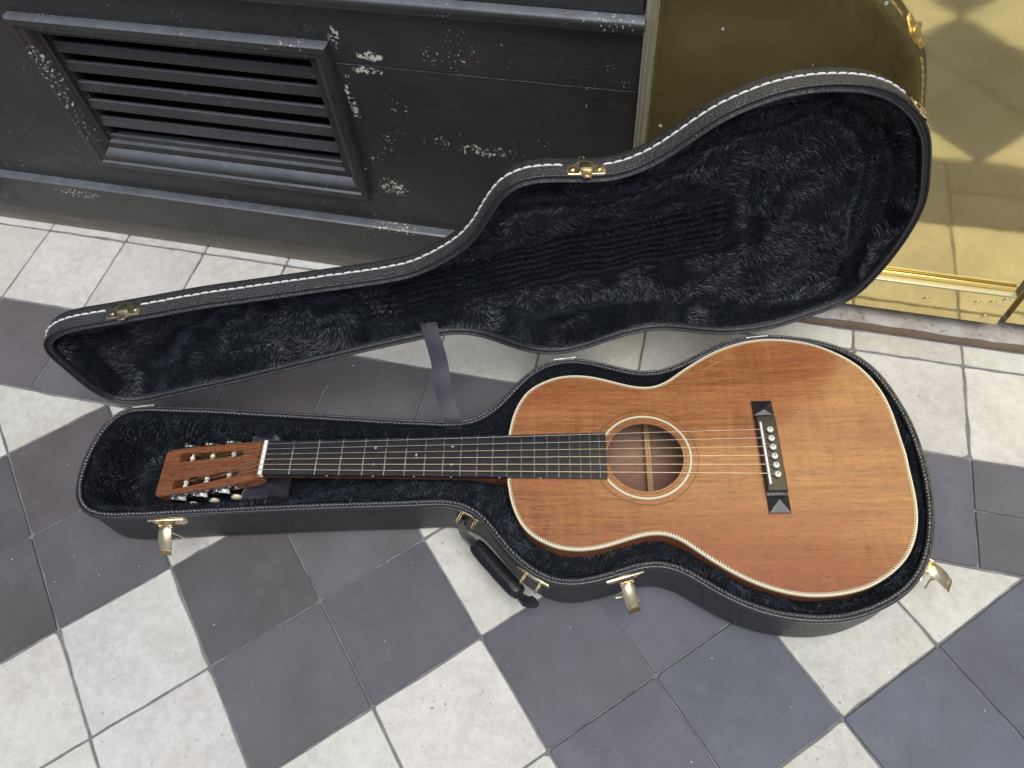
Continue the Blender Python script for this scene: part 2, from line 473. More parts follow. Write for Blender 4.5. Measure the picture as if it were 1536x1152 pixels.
LID_PTS = [(-0.1973, -0.0829), (-0.1828, -0.0841), (-0.1682, -0.0839), (-0.1536, -0.0832), (-0.1389, -0.0825), (-0.1243, -0.0820), (-0.1097, -0.0816), (-0.0951, -0.0811), 
    (-0.0805, -0.0807), (-0.0658, -0.0805), (-0.0512, -0.0802), (-0.0366, -0.0799), (-0.0220, -0.0793), (-0.0074, -0.0784), (0.0072, -0.0773), (0.0217, -0.0761), 
    (0.0363, -0.0749), (0.0509, -0.0738), (0.0654, -0.0726), (0.0800, -0.0715), (0.0946, -0.0703), (0.1092, -0.0691), (0.1237, -0.0680), (0.1383, -0.0668), 
    (0.1529, -0.0656), (0.1675, -0.0644), (0.1820, -0.0633), (0.1967, -0.0624), (0.2113, -0.0619), (0.2259, -0.0624), (0.2401, -0.0644), (0.2542, -0.0681), 
    (0.2680, -0.0731), (0.2815, -0.0789), (0.2944, -0.0855), (0.3063, -0.0935), (0.3169, -0.1032), (0.3264, -0.1142), (0.3353, -0.1260), (0.3444, -0.1377), 
    (0.3542, -0.1487), (0.3654, -0.1577), (0.3781, -0.1634), (0.3920, -0.1655), (0.4065, -0.1646), (0.4211, -0.1617), (0.4354, -0.1579), (0.4496, -0.1539), 
    (0.4637, -0.1505), (0.4781, -0.1484), (0.4925, -0.1485), (0.5068, -0.1507), (0.5208, -0.1549), (0.5343, -0.1607), (0.5472, -0.1676), (0.5597, -0.1751), 
    (0.5723, -0.1827), (0.5851, -0.1896), (0.5985, -0.1954), (0.6123, -0.2001), (0.6264, -0.2037), (0.6409, -0.2062), (0.6554, -0.2076), (0.6700, -0.2077), 
    (0.6845, -0.2066), (0.6989, -0.2044), (0.7133, -0.2012), (0.7274, -0.1972), (0.7411, -0.1922), (0.7542, -0.1859), (0.7665, -0.1781), (0.7777, -0.1689), 
    (0.7881, -0.1585), (0.7976, -0.1474), (0.8061, -0.1355), (0.8133, -0.1228), (0.8191, -0.1094), (0.8236, -0.0956), (0.8272, -0.0814), (0.8303, -0.0671), 
    (0.8332, -0.0527), (0.8360, -0.0383), (0.8381, -0.0239), (0.8390, -0.0095), (0.8384, 0.0051), (0.8366, 0.0195), (0.8338, 0.0339), (0.8305, 0.0482), 
    (0.8265, 0.0622), (0.8218, 0.0760), (0.8165, 0.0896), (0.8107, 0.1031), (0.8044, 0.1164), (0.7972, 0.1292), (0.7886, 0.1408), (0.7781, 0.1504), 
    (0.7658, 0.1577), (0.7524, 0.1631), (0.7385, 0.1675), (0.7245, 0.1716), (0.7105, 0.1756), (0.6963, 0.1790), (0.6819, 0.1810), (0.6673, 0.1817), 
    (0.6527, 0.1812), (0.6382, 0.1797), (0.6238, 0.1771), (0.6098, 0.1733), (0.5960, 0.1684), (0.5826, 0.1627), (0.5694, 0.1564), (0.5561, 0.1500), 
    (0.5428, 0.1439), (0.5291, 0.1390), (0.5151, 0.1359), (0.5006, 0.1349), (0.4860, 0.1357), (0.4715, 0.1376), (0.4572, 0.1405), (0.4430, 0.1439), 
    (0.4288, 0.1473), (0.4144, 0.1498), (0.3998, 0.1507), (0.3854, 0.1496), (0.3713, 0.1462), (0.3579, 0.1406), (0.3454, 0.1331), (0.3338, 0.1242), 
    (0.3230, 0.1143), (0.3127, 0.1039), (0.3024, 0.0934), (0.2915, 0.0836), (0.2797, 0.0752), (0.2667, 0.0689), (0.2529, 0.0650), (0.2385, 0.0633), 
    (0.2239, 0.0631), (0.2092, 0.0635), (0.1945, 0.0640), (0.1799, 0.0646), (0.1653, 0.0652), (0.1507, 0.0659), (0.1361, 0.0667), (0.1215, 0.0675), 
    (0.1069, 0.0684), (0.0923, 0.0694), (0.0778, 0.0705), (0.0632, 0.0716), (0.0486, 0.0727), (0.0340, 0.0738), (0.0195, 0.0749), (0.0049, 0.0760), 
    (-0.0097, 0.0771), (-0.0243, 0.0782), (-0.0389, 0.0792), (-0.0535, 0.0801), (-0.0681, 0.0808), (-0.0827, 0.0814), (-0.0973, 0.0820), (-0.1119, 0.0826), 
    (-0.1265, 0.0833), (-0.1411, 0.0839), (-0.1557, 0.0847), (-0.1704, 0.0856), (-0.1853, 0.0861), (-0.2000, 0.0853), (-0.2137, 0.0817), (-0.2253, 0.0744), 
    (-0.2338, 0.0635), (-0.2392, 0.0501), (-0.2420, 0.0357), (-0.2432, 0.0210), (-0.2436, 0.0063), (-0.2439, -0.0085), (-0.2442, -0.0234), (-0.2439, -0.0384), 
    (-0.2414, -0.0523), (-0.2351, -0.0642), (-0.2248, -0.0732), (-0.2117, -0.0794), ]
FUR_BASE, FUR_LID = 160000, 380000

# ================================================================== materials
def m_light_tile():
    t = NT('limestone_tile')
    oi = t.n('ShaderNodeObjectInfo')
    off = t.n('ShaderNodeVectorMath', {0: t.world(), 1: t.n('ShaderNodeCombineXYZ', {0: t.math('MULTIPLY', oi.outputs['Random'], 37.0), 1: oi.outputs['Random'], 2: 0.0}).outputs[0]}, operation='ADD').outputs[0]
    big = t.noise(off, 9.0, 4, 0.6)
    fine = t.noise(off, 260.0, 4, 0.7)
    mid = t.noise(off, 70.0, 5, 0.75)
    pits = t.ramp(t.noise(off, 150.0, 2, 0.6), [(0.0, 0.0), (0.30, 0.0), (0.36, 1.0), (1, 1.0)])
    pit_area = t.ramp(t.noise(off, 22.0, 2), [(0.52, 0.0), (0.66, 1.0)])
    c = t.mix(t.ramp(big, [(0.35, 0.0), (0.65, 1.0)]), (0.46, 0.46, 0.445), (0.56, 0.565, 0.55))
    c = t.mix(t.math('MULTIPLY', t.ramp(mid, [(0.42, 0.0), (0.62, 1.0)]), 0.38), c, (0.72, 0.72, 0.69))
    c = t.mix(t.math('MULTIPLY', t.ramp(fine, [(0.25, 1.0), (0.45, 0.0)]), 0.40), c, (0.30, 0.29, 0.26))
    c = t.mix(t.math('MULTIPLY', t.ramp(t.noise(off, 5.0, 5, 0.7), [(0.50, 0.0), (0.70, 1.0)]), 0.42), c, (0.40, 0.37, 0.31))
    vein = t.ramp(t.noise(off, 16.0, 6, 0.75, 1.2), [(0.485, 0.0), (0.5, 1.0), (0.515, 0.0)])
    c = t.mix(t.math('MULTIPLY', vein, 0.16), c, (0.33, 0.32, 0.29))
    c = t.mix(t.math('MULTIPLY', t.math('SUBTRACT', 1.0, pits), t.math('MULTIPLY', pit_area, 0.8)), c, (0.20, 0.18, 0.15))
    c = t.mix(1.0, c, oi.outputs['Color'], 'MULTIPLY')
    h = t.math('ADD', t.math('MULTIPLY', fine, 0.5), t.math('MULTIPLY', pits, 0.6))
    return t.P(color=c, rough=t.ramp(mid, [(0, 0.55), (1, 0.8)]), normal=t.bump(h, 0.35, 0.0008), spec=0.35)

def m_dark_tile():
    t = NT('slate_tile')
    oi = t.n('ShaderNodeObjectInfo')
    off = t.n('ShaderNodeVectorMath', {0: t.world(), 1: t.n('ShaderNodeCombineXYZ', {0: t.math('MULTIPLY', oi.outputs['Random'], 51.0), 1: 0.0, 2: 0.0}).outputs[0]}, operation='ADD').outputs[0]
    big = t.noise(off, 7.0, 5, 0.6)
    fine = t.noise(off, 420.0, 3, 0.7)
    c = t.mix(t.ramp(big, [(0.3, 0.0), (0.7, 1.0)]), (0.080, 0.079, 0.088), (0.114, 0.119, 0.140))
    c = t.mix(1.0, c, oi.outputs['Color'], 'MULTIPLY')
    c = t.mix(t.math('MULTIPLY', t.ramp(fine, [(0.25, 1.0), (0.45, 0.0)]), 0.30), c, (0.05, 0.05, 0.055))
    pale = t.math('MULTIPLY', t.ramp(t.noise(off, 11.0, 7, 0.8), [(0.54, 0.0), (0.74, 1.0)]), 0.20)
    c = t.mix(pale, c, (0.24, 0.24, 0.25))
    spk = t.ramp(t.voro(off, 70.0), [(0.0, 1.0), (0.030, 1.0), (0.045, 0.0)])
    spk = t.math('MULTIPLY', spk, t.ramp(t.noise(off, 45.0, 2), [(0.60, 0.0), (0.64, 1.0)]))
    c = t.mix(spk, c, (0.55, 0.55, 0.53))
    scr = t.ramp(t.noise(t.world((9, 90, 9)), 6.0, 3, 0.6, 1.5), [(0.485, 0.0), (0.5, 1.0), (0.515, 0.0)])
    c = t.mix(t.math('MULTIPLY', scr, 0.05), c, (0.3, 0.3, 0.32))
    h = t.math('ADD', t.math('MULTIPLY', fine, 0.4), t.math('MULTIPLY', big, 1.2))
    r = t.ramp(t.noise(off, 18.0, 5, 0.7), [(0.3, 0.40), (0.7, 0.62)])
    return t.P(color=c, rough=r, normal=t.bump(h, 0.3, 0.0008), spec=0.42)

def m_grout():
    t = NT('grout')
    v = t.noise(t.world(), 40.0, 5, 0.7)
    c = t.mix(t.ramp(v, [(0.3, 0.0), (0.7, 1.0)]), (0.10, 0.10, 0.105), (0.24, 0.24, 0.24))
    return t.P(color=c, rough=0.9, normal=t.bump(t.noise(t.world(), 500.0, 3), 0.5, 0.001))

def m_black_paint(wear=0.0, name='black_paint', chips=(), dust=0.0):
    t = NT(name)
    w = t.world()
    grain = t.noise(t.world((3, 3, 60)), 8.0, 5, 0.65)
    blot = t.noise(w, 5.0, 5, 0.6)
    c = t.mix(t.ramp(blot, [(0.35, 0.0), (0.7, 1.0)]), (0.026, 0.026, 0.024), (0.043, 0.044, 0.042))
    brown = t.math('MULTIPLY', t.ramp(t.noise(w, 7.0, 6, 0.65, 0.8), [(0.56, 0.0), (0.66, 1.0)]), 0.5)
    c = t.mix(brown, c, (0.050, 0.034, 0.026))
    c = t.mix(t.math('MULTIPLY', t.ramp(grain, [(0.5, 0.0), (0.8, 1.0)]), 0.5), c, (0.055, 0.057, 0.058))
    if dust:
        g = t.n('ShaderNodeNewGeometry')
        z = t.n('ShaderNodeSeparateXYZ', {0: g.outputs['Position']}).outputs[2]
        low = t.ramp(t.math('ADD', z, t.math('MULTIPLY', t.noise(t.world((1, 1, 14)), 6.0, 4), 0.04)), [(0.02, 1.0), (0.062, 0.0)])
        c = t.mix(t.math('MULTIPLY', low, dust), c, (0.22, 0.19, 0.15))
    # bluish sky highlight painted onto upward facing ledges, together with settled dust
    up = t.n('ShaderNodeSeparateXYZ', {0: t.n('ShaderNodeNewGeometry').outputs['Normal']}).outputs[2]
    sky_dust = t.math('MULTIPLY', t.ramp(up, [(0.25, 0.0), (0.75, 1.0)]), t.ramp(t.noise(w, 35.0, 5, 0.7), [(0.25, 0.45), (0.7, 1.0)]))
    c = t.mix(sky_dust, c, (0.135, 0.148, 0.175))
    # chipped paint: small flakes gated by irregular patches and by a few spots where it is worn through
    fl = t.noise(w, 300.0, 3, 0.6)
    gate = t.noise(w, 13.0, 4, 0.7)
    m = t.math('MULTIPLY', t.ramp(fl, [(0.645 - wear, 0.0), (0.665 - wear, 1.0)]), t.ramp(gate, [(0.58 - wear, 0.0), (0.64 - wear, 1.0)]))
    for (p, r, amt) in chips:
        g = t.n('ShaderNodeNewGeometry')
        sc = t.n('ShaderNodeMapping', {'Vector': g.outputs['Position'], 'Location': (-p[0] / r[0], 0, -p[1] / r[1]), 'Scale': (1 / r[0], 0.0, 1 / r[1])}).outputs[0]
        d = t.n('ShaderNodeVectorMath', {0: sc}, operation='LENGTH').outputs['Value']
        d = t.math('ADD', d, t.math('MULTIPLY', t.math('SUBTRACT', t.noise(w, 30.0, 3), 0.5), 0.9))
        g1 = t.ramp(d, [(0.55, 1.0), (1.0, 0.0)])
        n2 = t.noise(w, 230.0, 4, 0.7)
        k = t.ramp(t.math('ADD', n2, t.math('MULTIPLY', g1, amt)), [(0.66, 0.0), (0.69, 1.0)])
        m = t.math('MAXIMUM', m, t.math('MULTIPLY', k, t.ramp(g1, [(0.05, 0.0), (0.15, 1.0)])))
    c = t.mix(m, c, (0.74, 0.70, 0.60))
    scr = t.ramp(t.noise(t.world((40, 40, 4)), 7.0, 2, 0.5, 2.0), [(0.497, 0.0), (0.5, 1.0), (0.503, 0.0)])
    c = t.mix(t.math('MULTIPLY', scr, 0.18), c, (0.25, 0.25, 0.24))
    h = t.math('ADD', t.math('MULTIPLY', grain, 0.5), t.math('MULTIPLY', m, -0.7))
    r = t.ramp(t.noise(w, 25.0, 5, 0.7), [(0.3, 0.30), (0.7, 0.52)])
    return t.P(color=c, rough=r, normal=t.bump(h, 0.4, 0.001), spec=0.5)

def m_brass(name, col=(0.93, 0.78, 0.37), rough=0.055, tarn=0.16, old=(0.44, 0.34, 0.13)):
    t = NT(name)
    w = t.world()
    cl = t.noise(w, 6.0, 5, 0.65, 0.6)
    st = t.noise(t.world((5, 5, 60)), 5.0, 4)
    c = t.mix(t.math('MULTIPLY', t.ramp(cl, [(0.4, 0.0), (0.7, 1.0)]), 0.35), col, tuple(x * 0.72 for x in col))
    t.set(t.b, 'Base Color', c); t.set(t.b, 'Metallic', 1.0)
    t.set(t.b, 'Roughness', t.math('ADD', t.math('MULTIPLY', st, 0.08), rough - 0.03))
    wav = t.math('ADD', t.math('MULTIPLY', t.noise(w, 9.0, 2), 1.0), t.math('MULTIPLY', t.noise(w, 700.0, 2), 0.008))
    t.set(t.b, 'Normal', t.bump(wav, 0.12, 0.004))
    b2 = t.n('ShaderNodeBsdfPrincipled', {'Base Color': old, 'Roughness': 0.65, 'Metallic': 0.2})
    fac = t.math('ADD', t.math('MULTIPLY', t.ramp(t.noise(w, 3.5, 6, 0.7, 1.0), [(0.45, 0.0), (0.75, 1.0)]), 0.20), tarn, clamp=True)
    spk = t.math('MULTIPLY', t.ramp(t.voro(w, 45.0), [(0.0, 1.0), (0.035, 1.0), (0.05, 0.0)]), t.ramp(t.noise(w, 20.0, 2), [(0.58, 0.0), (0.62, 1.0)]))
    fac = t.math('MAXIMUM', fac, t.math('MULTIPLY', spk, 0.7))
    mx = t.n('ShaderNodeMixShader', {0: fac, 1: t.b.outputs[0], 2: b2.outputs[0]})
    t.t.links.new(mx.outputs[0], t.out.inputs[0])
    return t.m

def m_stone_step():
    t = NT('threshold_stone')
    w = t.world()
    n1 = t.noise(w, 16.0, 6, 0.7, 0.6)
    c = t.mix(t.ramp(n1, [(0.35, 0.0), (0.65, 1.0)]), (0.26, 0.22, 0.18), (0.42, 0.41, 0.38))
    c = t.mix(t.ramp(t.noise(w, 24.0, 5, 0.7), [(0.52, 0.0), (0.66, 0.8)]), c, (0.42, 0.46, 0.50))
    c = t.mix(t.ramp(t.noise(w, 120.0, 4, 0.7), [(0.56, 0.0), (0.66, 0.7)]), c, (0.12, 0.09, 0.07))
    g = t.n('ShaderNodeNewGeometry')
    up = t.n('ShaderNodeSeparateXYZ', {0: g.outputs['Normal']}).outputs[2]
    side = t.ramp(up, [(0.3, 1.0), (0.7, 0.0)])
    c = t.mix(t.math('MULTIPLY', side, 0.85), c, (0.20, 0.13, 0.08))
    return t.P(color=c, rough=0.6, normal=t.bump(t.noise(w, 60.0, 6, 0.7), 0.5, 0.003))

def m_leather(name='black_leatherette', bump=0.9, base=(0.020, 0.021, 0.023), rough=0.38, scale=430.0):
    t = NT(name)
    v = t.coord()
    d = t.noise(v, 130.0, 3)
    vec = t.n('ShaderNodeVectorMath', {0: v, 1: t.n('ShaderNodeVectorMath', {0: t.noise(v, 350.0, 2, col=True), 1: (0.003, 0.003, 0.003)}, operation='MULTIPLY').outputs[0]}, operation='ADD').outputs[0]
    peb = t.voro(vec, scale, 'SMOOTH_F1')
    wr = t.noise(v, 300.0, 5, 0.7, 1.0)
    c = t.mix(t.ramp(d, [(0.3, 0.0), (0.7, 1.0)]), base, tuple(x * 1.5 for x in base))
    dust = t.ramp(t.noise(v, 900.0, 3, 0.8), [(0.66, 0.0), (0.74, 0.35)])
    c = t.mix(dust, c, (0.10, 0.10, 0.10))
    h = t.math('ADD', t.math('MULTIPLY', peb, -1.0), t.math('MULTIPLY', wr, 0.8))
    return t.P(color=c, rough=t.ramp(t.noise(v, 40.0, 4), [(0.3, rough - .06), (0.7, rough + .10)]), normal=t.bump(h, bump, 0.0016), spec=0.6)

def m_rim():
    t = NT('braided_piping')
    uv = t.n('ShaderNodeTexCoord').outputs['UV']
    s = t.n('ShaderNodeSeparateXYZ', {0: uv})
    ph = t.math('ADD', t.math('MULTIPLY', s.outputs[0], 2 * math.pi / 0.0042), t.math('MULTIPLY', s.outputs[1], 420.0))
    ph = t.math('ADD', ph, t.math('MULTIPLY', t.noise(t.coord(), 60.0, 3), 7.0))
    r = t.math('SINE', ph)
    h = t.math('ADD', r, t.math('MULTIPLY', t.noise(t.coord(), 500.0, 4, 0.7), 2.4))
    return t.P(color=(0.018, 0.019, 0.023), rough=0.24, normal=t.bump(t.noise(t.coord(), 700.0, 4, 0.7), 0.5, 0.0008), spec=0.9)

def m_fur(name, base=(0.0095, 0.0125, 0.0175), spec=0.85, rough=0.38):
    t = NT(name)
    v = t.coord()
    n = t.noise(v, 30.0, 4, 0.6)
    c = t.mix(t.ramp(n, [(0.3, 0.0), (0.7, 1.0)]), tuple(x * 0.6 for x in base), tuple(x * 1.5 for x in base))
    t.set(t.b, 'Specular Tint', (0.84, 0.91, 1.0, 1.0))
    return t.P(color=c, rough=rough, spec=spec, sheen=0.25, sheen_rough=0.4, sheen_tint=(0.55, 0.65, 0.85))

def m_wood(name, c_dark, c_mid, c_light, rough=0.30, coat=0.35, figure=0.5, pores=0.6, scale=1.0, bands=1.0, zs=None):
    """figured mahogany / koa: grain runs along local X"""
    t = NT(name)
    base = t.coord()
    wob = t.n('ShaderNodeVectorMath', {0: t.noise(t.coord((1.2, 5, 5)), 2.0, 3, col=True), 1: (0.0, 0.022, 0.022)}, operation='MULTIPLY').outputs[0]
    v = t.n('ShaderNodeVectorMath', {0: base, 1: wob}, operation='ADD').outputs[0]
    def sc(x, y, z=None):
        return t.n('ShaderNodeMapping', {'Vector': v, 'Scale': (x * scale, y * scale, (zs if zs is not None else y) * scale)}).outputs[0]
    band = t.noise(sc(0.9, 15), 1.6, 4, 0.55)
    band2 = t.noise(sc(2.5, 85), 2.0, 5, 0.6)
    fine = t.noise(sc(26, 480), 1.0, 4, 0.7)
    pore = t.ramp(t.noise(sc(75, 1100), 1.0, 2, 0.6), [(0.0, 1.0), (0.36, 1.0), (0.42, 0.0)])
    curl = t.noise(sc(95, 9), 1.0, 4, 0.6, 0.6)
    curlg = t.ramp(t.noise(sc(4, 9), 1.3, 3), [(0.40, 0.0), (0.62, 1.0)])
    f = t.math('ADD', t.math('MULTIPLY', t.math('ADD', t.math('MULTIPLY', t.math('SUBTRACT', band, 0.5), 0.62), 0.5), 0.75 * bands), t.math('MULTIPLY', band2, 0.45))
    f = t.math('ADD', f, t.math('MULTIPLY', t.math('SUBTRACT', fine, 0.5), 0.62))
    f = t.math('ADD', f, t.math('MULTIPLY', t.math('MULTIPLY', t.math('SUBTRACT', curl, 0.5), curlg), figure))
    c = t.ramp(f, [(0.37, c_dark), (0.58, c_mid), (0.79, c_light)])
    red = t.ramp(t.noise(sc(1.6, 7), 1.7, 3), [(0.42, 0.0), (0.62, 1.0)])
    c = t.mix(t.math('MULTIPLY', red, 0.62), c, tuple(a * b for a, b in zip(c_mid, (0.90, 0.66, 0.90))))
    c = t.mix(t.math('MULTIPLY', pore, pores), c, tuple(x * 0.40 for x in c_dark))
    h = t.math('ADD', t.math('MULTIPLY', pore, -1.0), t.math('MULTIPLY', fine, 0.3))
    wear = t.noise(base, 30.0, 5, 0.7)
    return t.P(color=c, rough=t.ramp(wear, [(0.3, rough), (0.7, rough + 0.12)]), normal=t.bump(h, 0.18, 0.0004),
               coat=coat, coat_rough=0.16, spec=0.5)

def m_purfling():
    t = NT('rope_purfling')
    uv = t.n('ShaderNodeTexCoord').outputs['UV']
    s = t.n('ShaderNodeSeparateXYZ', {0: uv})
    ph = t.math('ADD', t.math('MULTIPLY', s.outputs[0], 2 * math.pi / 0.0034), t.math('MULTIPLY', s.outputs[1], 1500.0))
    f = t.ramp(t.math('ADD', t.math('MULTIPLY', t.math('SINE', ph), 0.5), 0.5), [(0.42, 0.0), (0.58, 1.0)])
    return t.P(color=t.mix(f, (0.030, 0.018, 0.010), (0.78, 0.66, 0.44)), rough=0.35, coat=0.3)

def m_metal(name, col, rough=0.22, tarn=0.3):
    t = NT(name)
    v = t.coord()
    n = t.noise(v, 150.0, 5, 0.7)
    c = t.mix(t.math('MULTIPLY', t.ramp(n, [(0.45, 0.0), (0.7, 1.0)]), tarn), col, tuple(x * 0.35 for x in col))
    return t.P(color=c, metal=1.0, rough=t.ramp(t.noise(v, 90.0, 4), [(0.3, rough * 0.8), (0.7, rough * 1.8)]))

M_light, M_dark, M_grout = m_light_tile(), m_dark_tile(), m_grout()
M_brassdoor = m_brass('polished_brass_sheet')
M_brassedge = m_brass('brass_moulding', (0.90, 0.78, 0.45), 0.22, 0.12)
M_bead = m_brass('yellow_brass_bead', (0.98, 0.78, 0.30), 0.25, 0.55, (0.62, 0.44, 0.12))  # brass mirrored in brass, put into a brighter yellow colour
M_jamb = m_brass('pale_worn_brass', (0.72, 0.68, 0.50), 0.30, 0.45, (0.42, 0.41, 0.30))
M_step = m_stone_step()
M_leather = m_leather()
M_leather2 = m_leather('black_handle_leather', 0.25, (0.009, 0.0095, 0.011), 0.30, 420.0)
M_leather2.node_tree.nodes['Principled BSDF'].inputs['Specular IOR Level'].default_value = 0.35
M_rim = m_rim()
M_lidrim = m_leather('black_lid_piping', 0.45, (0.018, 0.019, 0.022), 0.20, 900.0)
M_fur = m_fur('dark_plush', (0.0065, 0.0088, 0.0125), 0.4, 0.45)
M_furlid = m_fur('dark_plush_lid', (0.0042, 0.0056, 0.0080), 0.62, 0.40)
M_back = mat_plain('plush_backing', (0.006, 0.007, 0.009), 0.95, spec=0.1)
M_pad = mat_plain('navy_satin', (0.022, 0.022, 0.040), 0.42, sheen=0.3)
M_strap = mat_plain('navy_webbing', (0.018, 0.019, 0.034), 0.55, sheen=0.4)
M_gold = m_metal('pale_gold_plating', (0.88, 0.73, 0.47), 0.25, 0.3)
M_golddark = m_metal('dark_reflect_gold', (0.42, 0.31, 0.16), 0.35, 0.5)  # dark reflection in the upturned lever tab, put into a darker gold
M_nickel = m_metal('nickel', (0.55, 0.55, 0.53), 0.22, 0.35)
M_hinge = m_metal('dull_nickel', (0.45, 0.44, 0.42), 0.4, 0.5)
M_fret = m_metal('fret_nickel', (0.80, 0.80, 0.78), 0.25, 0.1)
M_string = m_metal('bronze_string', (0.70, 0.58, 0.38), 0.34, 0.2)
M_plain_string = m_metal('steel_string', (0.66, 0.64, 0.60), 0.3, 0.2)
M_thread = mat_plain('white_thread', (0.72, 0.72, 0.70), 0.7)
M_top = m_wood('figured_top_wood', (0.150, 0.052, 0.018), (0.300, 0.118, 0.040), (0.415, 0.188, 0.068), 0.28, 0.35, 0.60, 0.6)
M_sidew = m_wood('side_wood', (0.14, 0.050, 0.018), (0.28, 0.105, 0.036), (0.40, 0.17, 0.06), 0.28, 0.5, 0.4, 0.5)
M_head = m_wood('headstock_wood', (0.075, 0.024, 0.012), (0.20, 0.075, 0.030), (0.33, 0.145, 0.060), 0.34, 0.25, 0.2, 0.9, 1.0, 1.0, 1.0)
M_inner = m_wood('unfinished_back_wood', (0.16, 0.088, 0.050), (0.25, 0.150, 0.092), (0.31, 0.205, 0.135), 0.7, 0.0, 0.3, 0.4)
M_spruce = m_wood('brace_spruce', (0.35, 0.20, 0.09), (0.50, 0.31, 0.15), (0.60, 0.40, 0.21), 0.7, 0.0, 0.1, 0.1)
M_holeedge = mat_plain('soundhole_edge_wood', (0.42, 0.24, 0.17), 0.5)
M_ebony = m_wood('ebony', (0.009, 0.009, 0.010), (0.018, 0.018, 0.020), (0.032, 0.031, 0.033), 0.26, 0.0, 0.1, 0.3)
M_ivory = mat_plain('aged_ivoroid', (0.78, 0.70, 0.50), 0.32, coat=0.3)
M_nut = mat_plain('bone_nut', (0.86, 0.85, 0.80), 0.35)
M_pin = mat_plain('ivory_pin', (0.80, 0.77, 0.68), 0.30, coat=0.2)
M_darkline = mat_plain('black_inlay_line', (0.035, 0.028, 0.02), 0.35)
M_purf = m_purfling()
M_pearl = m_metal('pearl', (0.80, 0.90, 0.92), 0.3, 0.2)
M_scratch = mat_plain('raw_wood_scratch', (0.62, 0.36, 0.16), 0.6)
M_void = mat_plain('dark_void', (0.004, 0.004, 0.004), 0.95)  # dark interior of the vent put in as near-black colour

# ================================================================== floor
TS = 0.152663; TH = math.radians(-44.985); OX, OY = -0.47547, 0.10769
YL2, YL1, YL3, YSTEP = 0.4318, 0.5878, 0.7425, 0.7568
g = MB(); g.box(-40, 40, -40, 40, -0.30, -0.0022)
floor = tag(g.obj('floor', M_grout, smooth=False), kind='structure')

def clip(P, a, b, c):
    """keep a*x+b*y<=c"""
    out = []
    for i in range(len(P)):
        p, q = P[i], P[(i + 1) % len(P)]
        dp = a * p[0] + b * p[1] - c; dq = a * q[0] + b * q[1] - c
        if dp <= 0: out.append(p)
        if dp * dq < 0:
            t = dp / (dp - dq); out.append((p[0] + t * (q[0] - p[0]), p[1] + t * (q[1] - p[1])))
    return out

def tile(P, light, tint):
    P = np.array(P, float)
    if len(P) < 3 or abs(area2(P)) / 2 < 0.0003: return
    if area2(P) < 0: P = P[::-1]
    gap = 0.0010 if light else 0.0009
    P = offset(P, gap)
    Q = []; n = len(P)
    for i in range(n):
        a, b = P[i], P[(i + 1) % n]; L = np.linalg.norm(b - a)
        if L < 0.004: Q.append(a); continue
        d = (b - a) / L; nn = np.array([-d[1], d[0]])
        c = min(0.0028, L * 0.2) * (0.4 + rng.random() + (1.6 if rng.random() < .18 and L > .05 else 0))
        k = 7 if L > 0.08 else 3
        ts = [c] + [L * (j + (rng.random() - .5) * .5) / k for j in range(1, k)] + [L - c * (0.5 + rng.random())]
        for s_ in ts:
            w = abs(rng.normal()) * (0.0007 if light else 0.0004) * (2.2 if rng.random() < .08 else 1)
            Q.append(a + d * s_ + nn * w)
    Q = np.array(Q)
    z = rng.normal() * 0.0003
    tx, ty = rng.normal() * 0.0018, rng.normal() * 0.0018
    cx = Q.mean(0); m = len(Q)
    bev = 0.0011 if light else 0.0008
    Q2 = offset(Q, bev)
    V = [(x, y, -0.02) for x, y in Q] + [(x, y, z - bev + (x - cx[0]) * tx + (y - cx[1]) * ty) for x, y in Q] + \
        [(x, y, z + (x - cx[0]) * tx + (y - cx[1]) * ty) for x, y in Q2]
    F = [tuple(range(2 * m, 3 * m))]
    for r in range(2):
        for k in range(m):
            a, c = r * m + k, r * m + (k + 1) % m
            F.append((a, c, c + m, a + m))
    o = mesh_obj('tile', V, F, M_light if light else M_dark, floor, smooth=True, angle=25)
    o.color = (*tint, 1)
    return o

def dark_tint(x, y):
    w = ss(np.array(x), -0.55, 0.25)
    a = np.array([1.05, 0.96, 0.90]) * (1 - w) + np.array([0.97, 1.0, 1.08]) * w  # brownish to bluish slate, the blue partly sky reflection put into the tint
    return tuple(a * (0.86 + 0.26 * rng.random()) * np.array([1 + rng.normal() * .03, 1, 1 + rng.normal() * .03]))
def light_tint():
    return tuple(np.array([1.0, 1.0 - rng.random() * .03, 0.99 - rng.random() * .07]) * (0.92 + 0.12 * rng.random()))
uu = np.array([math.cos(TH), math.sin(TH)]); ww = np.array([-math.sin(TH), math.cos(TH)])
for i in range(-14, 16):
    for j in range(-14, 16):
        c0 = np.array([OX, OY])
        P = [c0 + TS * (a * uu + b * ww) for a, b in ((i, j), (i + 1, j), (i + 1, j + 1), (i, j + 1))]
        cx, cy = sum(P)[0] / 4, sum(P)[1] / 4
        if not (-1.35 < cx < 1.15 and -0.42 < cy < YL2 + 0.12): continue
        P = clip([tuple(p) for p in P], 0, 1, YL2 - 0.0006)
        light = (math.floor((i + 1) / 2) + math.floor(j / 2)) % 2 != 0
        tile(P, light, light_tint() if light else dark_tint(cx, cy))
